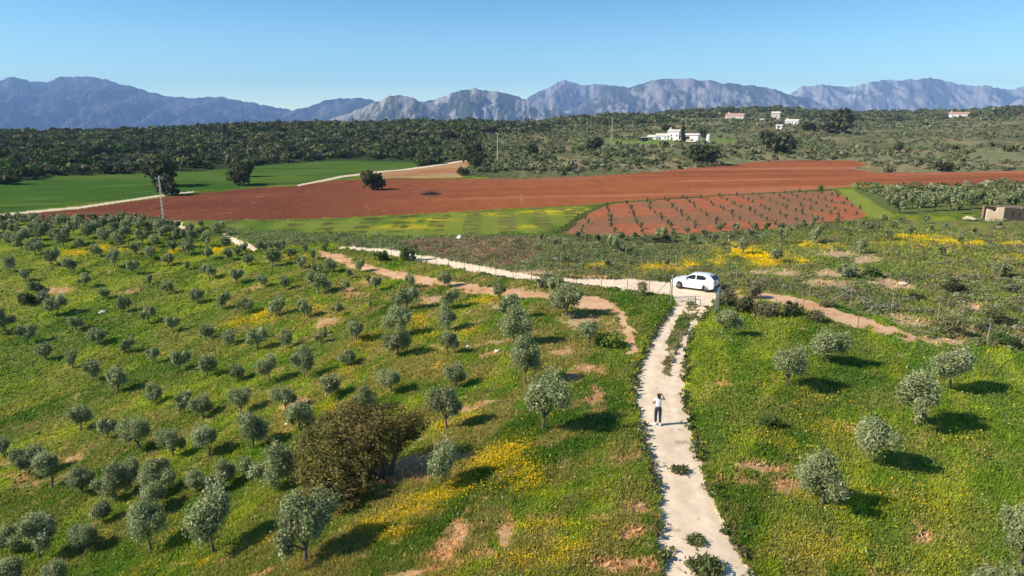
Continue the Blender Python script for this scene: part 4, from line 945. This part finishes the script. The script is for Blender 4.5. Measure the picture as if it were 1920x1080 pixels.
# ---------------------------------------------------------------- car
def build_car():
    p = loc(1303, 540); a = R(33); root = empty('hatchback_car', p, math.pi - a)      # local +x is the front
    paint = flat('white_paint', (.80, .80, .80), .25, 0, .6); paint.node_tree.nodes['Principled BSDF'].inputs['Coat Weight'].default_value = .5
    glass = flat('tinted_glass', (.012, .014, .017), .25, 0, .25); rub = flat('tyre_rubber', (.022, .022, .022), .8); alloy = flat('alloy', (.20, .20, .21), .4, .6)
    plast = flat('black_plastic', (.03, .03, .03), .55)
    low = [(2.06, .42), (2.07, .56), (2.0, .70), (1.75, .80), (1.35, .885), (.95, .95), (0, .965), (-1.0, .985), (-1.75, 1.0), (-1.95, .98), (-2.03, .80), (-2.04, .50), (-1.98, .30)]
    def arch(cx): return [(cx + .37 * math.cos(t), .30 + .37 * math.sin(t)) for t in np.linspace(math.pi + .25, -.25, 11)]
    prof = low + [(-1.75, .22)] + arch(-1.28) + [(-.6, .19), (.6, .19)] + arch(1.26) + [(1.85, .22)]
    bm = bmesh.new(); lay = []
    cx, cz = 0, .58
    for yy, k in ((-.87, .965), (-.84, .99), (-.78, 1.0), (-.4, 1.0), (0, 1.005), (.4, 1.0), (.78, 1.0), (.84, .99), (.87, .965)):
        nose = 1 - .035 * (yy / .87) ** 2
        lay.append([bm.verts.new((x * k * (nose if abs(x) > 1.6 else 1), yy, cz + (z - cz) * (k if z > .3 else 1))) for x, z in prof])
    n = len(prof)
    for i in range(len(lay) - 1):
        for j in range(n): bm.faces.new((lay[i][j], lay[i][(j + 1) % n], lay[i + 1][(j + 1) % n], lay[i + 1][j]))
    for L in (lay[0], lay[-1]):
        f = bm.faces.new(L if L is lay[0] else L[::-1]); bmesh.ops.triangulate(bm, faces=[f])
    # cabin: stations along x with bottom and roof widths
    st = [(1.02, .93, .96), (.62, 1.16, 1.16), (.22, 1.385, 1.40), (-.3, 1.455, 1.46), (-.9, 1.455, 1.46), (-1.45, 1.40, 1.41), (-1.72, 1.20, 1.22), (-1.93, 1.0, 1.02)]
    rings = []
    for x, ze, zt in st:
        hb = .93; wz = lambda z: .83 - .36 * max(0, z - .93)
        w_ = wz(ze)
        rings.append([bm.verts.new(q) for q in [(x, -.83, .93), (x, -w_, ze - .02), (x, -w_ + .07, zt), (x, 0, zt + .02), (x, w_ - .07, zt), (x, w_, ze - .02), (x, .83, .93)]])
    for i in range(len(rings) - 1):
        for j in range(6): bm.faces.new((rings[i][j], rings[i][j + 1], rings[i + 1][j + 1], rings[i + 1][j]))
    body = bob('body', bm, paint, root)
    for p_ in body.data.polygons: p_.use_smooth = True
    body.data.set_sharp_from_angle(angle=R(38))
    wz = lambda z: .836 - .36 * max(0, z - .93)
    def side(name, pts, s):
        bm = bmesh.new(); bm.faces.new([bm.verts.new((x, s * (wz(z) + .006), z)) for x, z in pts]); ob = bob(name, bm, glass, root)
        m = ob.modifiers.new('thick', 'SOLIDIFY'); m.thickness = .012; m.offset = 0
    for s in (-1, 1):
        side('side_window', [(.74, 1.0), (.32, 1.27), (.02, 1.36), (-.22, 1.375), (-.22, 1.0)], s)
        side('side_window', [(-.32, 1.0), (-.32, 1.375), (-.85, 1.37), (-1.12, 1.28), (-1.2, 1.12), (-1.05, 1.01)], s)
    def pane(name, c, mt=glass):
        bm = bmesh.new(); bm.faces.new([bm.verts.new(v) for v in c]); ob = bob(name, bm, mt, root); m = ob.modifiers.new('thick', 'SOLIDIFY'); m.thickness = .012; m.offset = 0
    pane('windscreen', [(.955, -.70, .995), (.955, .70, .995), (.27, .60, 1.385), (.27, -.60, 1.385)])
    bm = bmesh.new(); rw = [[bm.verts.new((x, s * w_, z)) for s in (-1, 1)] for x, w_, z in ((-1.47, .60, 1.445), (-1.735, .66, 1.27), (-1.945, .70, 1.06))]
    for i in range(2): bm.faces.new((rw[i][0], rw[i][1], rw[i + 1][1], rw[i + 1][0]))
    ob = bob('rear_window', bm, glass, root); m = ob.modifiers.new('thick', 'SOLIDIFY'); m.thickness = .03; m.offset = 0
    for s in (-1, 1):
        bm = bmesh.new(); box(bm, (1.93, s * .62, .66), (.20, .34, .13), 0, 0, .8); bob('headlight', bm, flat('lamp_lens', (.6, .62, .65), .1), root, bevel=.02)
        bm = bmesh.new(); box(bm, (-1.985, s * .66, .86), (.10, .34, .15), 0, 0, .85); bob('tail_light', bm, flat('red_lens', (.35, .01, .01), .15), root, bevel=.015)
        bm = bmesh.new(); box(bm, (.62, s * .93, 1.02), (.13, .18, .12), 0, 0, .8); bob('wing_mirror', bm, paint, root, bevel=.02)
        for x in (.12, -.72):
            bm = bmesh.new(); box(bm, (x - .2, s * .885, .80), (.17, .02, .025)); bob('door_handle', bm, paint, root)
    bm = bmesh.new(); box(bm, (-2.0, 0, .42), (.12, 1.55, .22), 0, 0, .95); bob('rear_bumper', bm, plast, root, bevel=.02)
    bm = bmesh.new(); box(bm, (2.02, 0, .40), (.10, 1.3, .16), 0, 0, .95); bob('grille', bm, plast, root, bevel=.02)
    bm = bmesh.new(); box(bm, (-2.055, 0, .66), (.015, .52, .11)); bob('number_plate', bm, flat('plate', (.7, .7, .66), .5), root)
    bm = bmesh.new(); prism(bm, [(-1.38, 1.43), (-1.62, 1.40), (-1.62, 1.37), (-1.38, 1.38)], -.58, .58); bob('spoiler', bm, paint, root)
    for x in (1.26, -1.28):
        for s in (-1, 1):
            w = empty('wheel', (x, s * .76, .30)); w.parent = root
            bm = bmesh.new(); n = 24; rr_ = [(.22, -.10), (.30, -.10), (.315, -.06), (.315, .06), (.30, .10), (.22, .10)]; rg = []
            for k in range(n):
                t = 2 * math.pi * k / n; rg.append([bm.verts.new((q * math.cos(t), yy, q * math.sin(t))) for q, yy in rr_])
            for k in range(n):
                for j in range(6): bm.faces.new((rg[k][j], rg[k][(j + 1) % 6], rg[(k + 1) % n][(j + 1) % 6], rg[(k + 1) % n][j]))
            bob('tyre', bm, rub, w, True)
            bm = bmesh.new(); rod(bm, (0, s * .03, 0), (0, s * .085, 0), .175, 20)
            for k in range(5):
                t = 2 * math.pi * k / 5; box(bm, (.11 * math.cos(t), s * .095, .11 * math.sin(t)), (.05, .02, .05))
                rod(bm, (0, s * .095, 0), (.2 * math.cos(t), s * .09, .2 * math.sin(t)), .025, 5)
            bob('rim', bm, alloy, w)
            bm = bmesh.new(); rod(bm, (x, s * .60, .30), (x, s * .70, .30), .36, 20); bob('wheel_arch_liner', bm, plast, root)
    tag(root, 'white compact hatchback parked across the track junction beyond the gate', 'car')
build_car()

# ---------------------------------------------------------------- person
def skin_body(name, verts, edges, rads, mat, parent, root=0, sub=1):
    me = bpy.data.meshes.new(name); me.from_pydata(verts, edges, []); me.materials.append(mat); ob = link(name, me, parent)
    m = ob.modifiers.new('skin', 'SKIN'); m.use_smooth_shade = True
    if not me.skin_vertices: me.attributes  # layer is created by the modifier
    sv = me.skin_vertices[0].data if len(me.skin_vertices) else None
    if sv is None:
        bm = bmesh.new(); bm.from_mesh(me); bm.verts.layers.skin.verify(); bm.to_mesh(me); bm.free(); sv = me.skin_vertices[0].data
    for i, r_ in enumerate(rads): sv[i].radius = r_ if hasattr(r_, '__len__') else (r_, r_); sv[i].use_root = (i == root)
    s = ob.modifiers.new('sub', 'SUBSURF'); s.levels = s.render_levels = sub
    return ob
def build_person():
    p = loc(1233, 794); root = empty('person', p + Vector((0, 0, -.05)), R(-4))       # walks away, +y is forward
    skin = flat('skin', (.42, .25, .17), .5); hairm = flat('dark_hair', (.03, .02, .015), .5); shirt = flat('white_shirt', (.74, .73, .80), .8); pants = flat('dark_trousers', (.022, .022, .035), .85); shoe = flat('white_shoes', (.72, .70, .68), .7)
    v = [(0, 0, .90), (0, .01, 1.05), (0, .0, 1.22), (0, 0, 1.36), (0, .01, 1.43), (0, .03, 1.53), (0, .02, 1.62),          # pelvis..head
         (-.10, 0, .84), (-.11, .03, .47), (-.11, -.02, .09), (-.11, .12, .035),        # left leg
         (.10, 0, .84), (.10, .0, .47), (.10, -.07, .09), (.10, .06, .035),             # right leg
         (-.17, 0, 1.36), (-.30, -.02, 1.14), (-.17, .16, 1.08), (-.13, .21, 1.09),      # left arm, elbow out, hand in front
         (.17, 0, 1.37), (.31, .05, 1.30), (.19, .10, 1.52), (.14, .12, 1.58)]          # right arm raised to head
    e = [(0, 1), (1, 2), (2, 3), (3, 4), (4, 5), (5, 6), (0, 7), (7, 8), (8, 9), (9, 10), (0, 11), (11, 12), (12, 13), (13, 14), (3, 15), (15, 16), (16, 17), (17, 18), (3, 19), (19, 20), (20, 21), (21, 22)]
    r = [(.135, .10), (.115, .085), (.13, .09), (.11, .075), .05, (.078, .09), (.06, .07), .082, .055, .038, .03, .082, .055, .038, .03, .052, .038, .028, .025, .052, .038, .028, .025]
    body = skin_body('body', v, e, r, skin, root)
    for hx, hy, hz_, dx, dy, dz in ((-.13, .21, 1.09, .25, .9, .2), (.14, .12, 1.58, -.5, .2, .7)):   # five fingers on each hand
        d = Vector((dx, dy, dz)).normalized(); s_ = d.cross(Vector((0, 0, 1))).normalized()
        for k in range(5):
            off = s_ * (.018 * (k - 1.5)) if k < 4 else s_ * -.042
            L = (.06, .072, .068, .052, .045)[k]; b0 = Vector((hx, hy, hz_)) + off; b1 = b0 + (d if k < 4 else (d - s_ * .9).normalized()) * L * .55; b2 = b1 + (d + Vector((0, 0, -.5))).normalized() * L * .45
            skin_body('finger', [tuple(b0), tuple(b1), tuple(b2)], [(0, 1), (1, 2)], [.010, .009, .007], skin, body, sub=0)
    skin_body('shirt', [(0, 0, .93), (0, .0, 1.22), (0, 0, 1.37), (-.18, 0, 1.355), (-.245, -.01, 1.25), (.18, 0, 1.365), (.25, .03, 1.33), (0, .01, 1.41)], [(0, 1), (1, 2), (2, 3), (3, 4), (2, 5), (5, 6), (2, 7)], [(.15, .11), (.15, .105), (.125, .09), .065, .058, .065, .058, .062], shirt, root, 1)
    skin_body('trousers', [(0, 0, 1.0), (0, -.01, .90), (-.10, 0, .82), (-.11, .03, .47), (-.11, -.02, .13), (.10, 0, .82), (.10, 0, .47), (.10, -.07, .13)], [(0, 1), (1, 2), (2, 3), (3, 4), (1, 5), (5, 6), (6, 7)], [(.13, .10), (.16, .12), .10, .078, .07, .10, .078, .07], pants, root, 1)
    hr = skin_body('hair', [(0, .0, 1.63), (0, -.035, 1.56), (0, -.06, 1.46), (0, -.07, 1.38)], [(0, 1), (1, 2), (2, 3)], [(.085, .085), (.098, .085), (.085, .05), (.05, .03)], hairm, root, 1)
    fa = bmesh.new(); box(fa, (0, .125, 1.53), (.03, .04, .04), 0, 0, .5)
    for s in (-1, 1):
        rod(fa, (s * .033, .112, 1.55), (s * .033, .124, 1.55), .013, 8); rod(fa, (s * .08, .02, 1.525), (s * .092, .01, 1.535), .024, 8)
    rod(fa, (-.025, .118, 1.485), (.025, .118, 1.485), .008, 6); bob('face', fa, skin, body, True)
    for x, y in ((-.11, .03), (.10, -.02)):
        bm = bmesh.new(); prism(bm, [(-.13, 0), (.14, 0), (.15, .04), (.06, .09), (-.10, .10), (-.13, .06)], -.045, .045); bmesh.ops.rotate(bm, verts=bm.verts, cent=(0, 0, 0), matrix=Matrix.Rotation(R(90), 3, 'Z')); bmesh.ops.translate(bm, verts=bm.verts, vec=(x, y, 0))
        bob('shoe', bm, shoe, root, bevel=.012)
    tag(root, 'person seen from behind in white top and dark trousers walking up the dirt road', 'person')
build_person()

# ---------------------------------------------------------------- rocks, mound, brush pile, poles
def rock(name, px, py, w, hr, c, label, cat, seed=0):
    p = loc(px, py); s = w / F * depth((p.x, p.y)); bm = bmesh.new(); bmesh.ops.create_icosphere(bm, subdivisions=3, radius=.5)
    r = np.random.default_rng(seed)
    ph = r.uniform(0, 9, 9)
    for v in bm.verts:
        q = v.co.copy(); k = 1 + .16 * math.sin(q.x * 7 + ph[0]) * math.sin(q.y * 6 + ph[1]) + .10 * math.sin(q.z * 11 + ph[2]) + .06 * math.sin(q.x * 17 + q.z * 13 + ph[3])
        v.co = Vector((q.x * k * 1.0, q.y * k * .8, max(q.z * k * hr, -.1) + .1))
    o = bob(name, bm, flat(name + '_mat', c, .9, noise=.25, nscale=5, bump=.5), None); o.location = p; o.scale = (s, s, s); o.rotation_euler = (0, 0, seed)
    return tag(o, label, cat)
rock('boulder', 193, 587, 14, .6, (.62, .56, .46), 'pale flat boulder in the grass of the left slope', 'boulder', 1)
rock('boulder', 862, 448, 12, 1.0, (.66, .62, .52), 'pale pointed boulder between the planted field and the brown scrub', 'boulder', 2)
rock('earth_mound', 1817, 413, 22, .5, (.46, .40, .24), 'low tan earth mound left of the ruined hut', 'mound', 3)
rock('boulder', 878, 650, 8, .6, (.6, .56, .5), 'small white stone in the olive rows, left of two small stones', 'boulder', 4)
rock('boulder', 932, 660, 12, .5, (.6, .55, .46), 'small white stone in the olive rows near the dense olive', 'boulder', 5)
rock('boulder', 537, 797, 8, .7, (.6, .58, .5), 'small white stone above the brown holm oak, left edge', 'boulder', 6)
rock('boulder', 1693, 534, 18, .5, (.58, .44, .30), 'orange-white rock on the scrub at the right', 'boulder', 7)
p = loc(808, 365); bm = bmesh.new(); rr_ = random.Random(3)
for k in range(170):
    a = rr_.uniform(0, 6.28); d = rr_.uniform(0, 1) ** .6; c = Vector((d * 2.0 * math.cos(a), d * 1.1 * math.sin(a), .05 + .8 * (1 - d) * rr_.random())); q = Vector((rr_.uniform(-1, 1), rr_.uniform(-1, 1), rr_.uniform(-.2, .6))) * .75
    rod(bm, c - q, c + q, .05, 4, .025)
o = bob('brush_pile', bm, flat('dead_wood', (.09, .06, .045), .95, noise=.3)); o.location = p; tag(o, 'dark pile of cut branches lying on the red field', 'brush pile')

def pole(px, py, top, label, lattice=False):
    p = loc(px, py); c = depth((p.x, p.y)); h = (py - top) / F * c / CP; root = empty('utility_pole', p)
    bm = bmesh.new()
    if lattice:
        w0, w1 = .13, .07
        for s in (-1, 1): rod(bm, (s * w0, 0, -.3), (s * w1, 0, h), .045, 4, .035)
        n = 13
        for k in range(n):
            z = h * (k + .5) / n; w_ = w0 + (w1 - w0) * z / h; box(bm, (0, 0, z), (2 * w_, .10, h / n * .42))
    else: rod(bm, (0, 0, -.3), (0, 0, h), .17, 8, .10)
    bob('shaft', bm, M_CONC, root); bm = bmesh.new()
    box(bm, (0, 0, h - .35), (1.1, .06, .06)); box(bm, (0, 0, h - 1.3), (.6, .06, .06)); bob('crossarm', bm, M_STEEL, root)
    for x in (-.5, 0, .5):
        bm = bmesh.new(); rod(bm, (x, 0, h - .30), (x, 0, h - .02), .045, 6, .03); bob('insulator', bm, flat('ceramic', (.5, .45, .4), .3), root)
    tag(root, label, 'power pole')
    return root
pole(308, 425, 334, 'pale concrete power pole in front of the dark holm oaks at left', True).rotation_euler = (0, R(0.4), 0)
pole(933, 303, 252, 'slim power pole in the scrub above the tip of the fallow field')
pole(1147, 262, 222, 'slim far power pole on the slope left of the farmhouse')

# ---------------------------------------------------------------- buildings
def house(px, py, D, w, dep, hw, rh, label, cat='house', rz=0, name='house', roofm=None, wallm=None, chimney=True, wins=3, door=True, parent=None, off=(0, 0, 0)):
    if parent is None:
        x = (px - 960) / F * (D * CP); y = D; p = Vector((x, y, float(hz(x, y)))); root = empty(name, p + Vector((0, 0, -.2)), rz)
    else: root = parent
    ox, oy, oz = off; wallm = wallm or M_WHITE; roofm = roofm or M_TILE
    bm = bmesh.new(); prism(bm, [(ox - w / 2, oz - .6), (ox + w / 2, oz - .6), (ox + w / 2, oz + hw), (ox - w / 2, oz + hw)], oy - dep / 2, oy + dep / 2)
    # gable ends (ridge along x)
    if rh > 0:
        for sx in (-w / 2, w / 2):
            s = .12 if sx > 0 else -.12
            a = [bm.verts.new((ox + sx, oy - dep / 2, oz + hw)), bm.verts.new((ox + sx, oy + dep / 2, oz + hw)), bm.verts.new((ox + sx, oy, oz + hw + rh)), bm.verts.new((ox + sx - s, oy - dep / 2, oz + hw)), bm.verts.new((ox + sx - s, oy + dep / 2, oz + hw)), bm.verts.new((ox + sx - s, oy, oz + hw + rh))]
            for f in ((0, 1, 2), (3, 5, 4), (0, 3, 4, 1), (1, 4, 5, 2), (2, 5, 3, 0)): bm.faces.new([a[i] for i in f])
    bob('wall', bm, wallm, root)
    bm = bmesh.new(); e = .35
    if rh > 0:
        for s in (-1, 1):
            A = [(ox - w / 2 - e, oy, oz + hw + rh + .05), (ox + w / 2 + e, oy, oz + hw + rh + .05), (ox + w / 2 + e, oy + s * (dep / 2 + e), oz + hw - e * 2 * rh / dep + .05), (ox - w / 2 - e, oy + s * (dep / 2 + e), oz + hw - e * 2 * rh / dep + .05)]
            t = [bm.verts.new(Vector(v) + Vector((0, 0, .14))) for v in A]; b = [bm.verts.new(v) for v in A]
            bm.faces.new(t); bm.faces.new(b[::-1])
            for k in range(4): bm.faces.new((t[k], b[k], b[(k + 1) % 4], t[(k + 1) % 4]))
    else: box(bm, (ox, oy, oz + hw + .1), (w + .3, dep + .3, .2))
    rf = bob('roof', bm, roofm, root)
    if chimney:
        bm = bmesh.new(); box(bm, (ox - w * .38, oy, oz + hw + rh + .5), (.7, .7, 1.2)); box(bm, (ox - w * .38, oy, oz + hw + rh + 1.15), (.9, .9, .12)); bob('chimney', bm, M_WHITE, rf)
    for k in range(wins):
        x = ox - w / 2 + w * (k + .5) / max(wins, 1) + (.0 if not door else .5)
        bm = bmesh.new(); box(bm, (x, oy - dep / 2 - .02, oz + hw * .58), (.8, .06, .9)); wi = bob('window', bm, M_DARK, root)
        bm = bmesh.new(); box(bm, (x, oy - dep / 2 - .05, oz + hw * .58 - .52), (1.0, .14, .08)); bob('sill', bm, M_CONC, wi)
    if door: bm = bmesh.new(); box(bm, (ox - w * .12, oy - dep / 2 - .02, oz + .9), (1.0, .07, 2.2)); bob('door', bm, flat('door_wood', (.09, .06, .04), .7), root)
    if parent is None: tag(root, label, cat)
    return root
M_WROOF = flat('pale_roof', (.60, .52, .47), .8, noise=.1)
fy = gp(1265, 263)[1]; print('farm Y', fy)
fh = house(1266, 263, fy, 6.8, 6, 5.3, 1.0, 'white farmhouse with low wings and a two-storey block on the hill', wins=2, rz=R(-30), roofm=M_WROOF)
house(0, 0, 0, 7.5, 5, 3.0, 1.1, '', parent=fh, off=(-6.9, -1.0, -.1), chimney=False, wins=2, roofm=M_WROOF)
house(0, 0, 0, 5.5, 5, 2.4, 1.0, '', parent=fh, off=(-12.6, -1.6, -.3), chimney=False, wins=1, roofm=M_WROOF, door=False)
house(0, 0, 0, 10.5, 6, 3.2, .9, '', parent=fh, off=(9.4, .6, .1), chimney=False, wins=1, roofm=M_WROOF, door=False)
bm = bmesh.new(); box(bm, (7.6, -2.45, 1.6), (3.6, .1, 2.1)); bob('porch_shade_panel', bm, M_DARK, fh)  # near-black panel on the wall, coloured as the shade inside the porch
bm = bmesh.new(); box(bm, (8, -4.5, .5), (9, .25, 1.0)); bob('terrace_wall', bm, flat('tan_wall', (.5, .38, .24), .9), fh)
house(1210, 267, fy - 8, 3.2, 2.6, 1.9, 0, 'small dark open hut with white roof left of the farmhouse', 'hut', name='hut', wallm=M_DARK, roofm=M_WHITE, chimney=False, wins=0, door=False)  # closed box; near-black walls paint the shade of its open inside
x = (1330 - 960) / F * fy * CP; bm = bmesh.new(); rod(bm, (0, 0, -.3), (0, 0, 3.6), 1.05, 18); rod(bm, (0, 0, 3.6), (0, 0, 4.0), 1.05, 18, .2); o = bob('water_tank', bm, M_WHITE); o.location = (x, fy, float(hz(x, fy))); tag(o, 'white round water tank right of the farmhouse', 'tank')
for i, (px, py, w, h_, rh, rm, lb) in enumerate([(1485, 234, 11, 3.2, 1.2, M_WROOF, 'white house at the right end of the hilltop hamlet'), (1453, 224, 7, 5.0, 1.2, M_WROOF, 'cream two-storey house in the middle of the hamlet'),
   (1462, 241, 5, 2.4, .8, M_WROOF, 'small pale shed below the hamlet'), (1378, 224, 16, 3.0, 1.8, M_TILE, 'long red-roofed house left of the hamlet'),
   (1430, 229, 3, 2.2, .6, M_WROOF, 'tiny white shed in the olive rows left of the hamlet'), (1795, 221, 15, 3.0, 1.6, M_TILE, 'orange-roofed white house on the far right slope'),
   (1433, 200, 6, 3.5, 1.0, M_WROOF, 'white villa on the ridge above the hamlet'), (1650, 200, 5, 3, .8, M_WROOF, 'white speck of a house on the right ridge'),
   ]):
    p = gp(px, py); wl = flat('pale_wall', (.62, .56, .48), .85) if i in (1, 3, 6) else None
    hs = house(px, py, p[1], w * p[1] / 620, 7 * p[1] / 700, h_ * p[1] / 560, rh * p[1] / 560, lb, wins=3 if w > 8 else 1, roofm=rm, wallm=wl, chimney=(w > 8), rz=R(random.uniform(-48, -22)))
fh.scale = (.9, .9, .9)
# ruined hut
def ruin():
    p = loc(1848, 414); root = empty('ruined_hut', p, R(-14)); c = depth((p.x, p.y)); k = c / F
    plaster = flat('old_plaster', (.74, .53, .35), .9, noise=.15, nscale=2); stone = flat('rubble_stone', (.26, .16, .11), .95, noise=.45, nscale=4, bump=.6)
    W = 28 * k; Hh = 25 * k / CP
    bm = bmesh.new(); prism(bm, [(0, -.2), (W, -.2), (W, Hh), (W * .62, Hh * .97), (W * .58, Hh * .72), (W * .42, Hh * .66), (W * .30, Hh * .80), (W * .06, Hh * .86), (0, Hh * .78)], 0, .35); bob('end_wall', bm, plaster, root)
    L = 6.5; bm = bmesh.new(); th = .35
    def seg(x0, x1, z0, z1): prism(bm, [(x0, z0), (x1, z0), (x1, z1), (x0, z1 - .02)], 0, th)
    Hw = Hh * .98
    seg(0, 1.35, -.3, Hw); seg(1.35, 1.95, 1.45, Hw * .96); seg(1.35, 1.95, -.3, .55); seg(1.95, 2.75, -.3, Hw * .93); seg(2.75, 3.1, 1.2, Hw * .9); seg(2.75, 3.1, -.3, .7); seg(3.1, 3.6, -.3, Hw * .97); seg(3.6, 4.4, 1.75, Hw * .95); seg(4.4, L, -.3, Hw * .9)
    o = bob('stone_wall', bm, stone, root); o.location = (W + .004, .02, 0); o.rotation_euler = (0, 0, R(24))
    bm = bmesh.new(); prism(bm, [(0, -.3), (L, -.3), (L, Hh * .7), (L * .6, Hh * .9), (L * .3, Hh * .75), (0, Hh * .95)], 0, .35); o = bob('back_wall', bm, stone, root); o.location = (.6, 2.7, 0); o.rotation_euler = (0, 0, R(24))
    bm = bmesh.new()
    for i in range(7): rod(bm, (W + .3 + i * .75, .3 + i * .33, Hw * .95), (W - .9 + i * .75, 2.8 + i * .33, Hw * .98), .05, 5)
    bob('roof_beam', bm, flat('grey_wood', (.16, .12, .09), .9), root)
    tag(root, 'roofless ruined hut with cream end wall and reddish stone side at right', 'ruin')
ruin()

# ---------------------------------------------------------------- air
hb = bmesh.new(); box(hb, (0, 5650, 330), (22000, 11900, 800)); hz_m = bpy.data.materials.new('haze_air'); hz_m.use_nodes = True
nt = hz_m.node_tree; nt.nodes.clear(); pv = nt.nodes.new('ShaderNodeVolumePrincipled'); ou = nt.nodes.new('ShaderNodeOutputMaterial')
pv.inputs['Color'].default_value = (.31, .53, 1.0, 1); pv.inputs['Density'].default_value = 1.0e-4; pv.inputs['Anisotropy'].default_value = 0.0
nt.links.new(pv.outputs[0], ou.inputs['Volume'])
o = bob('haze', hb, hz_m); tag(o, 'thin blue distance haze over the whole valley', 'haze', kind='stuff')
print('olives', n_olive[0])
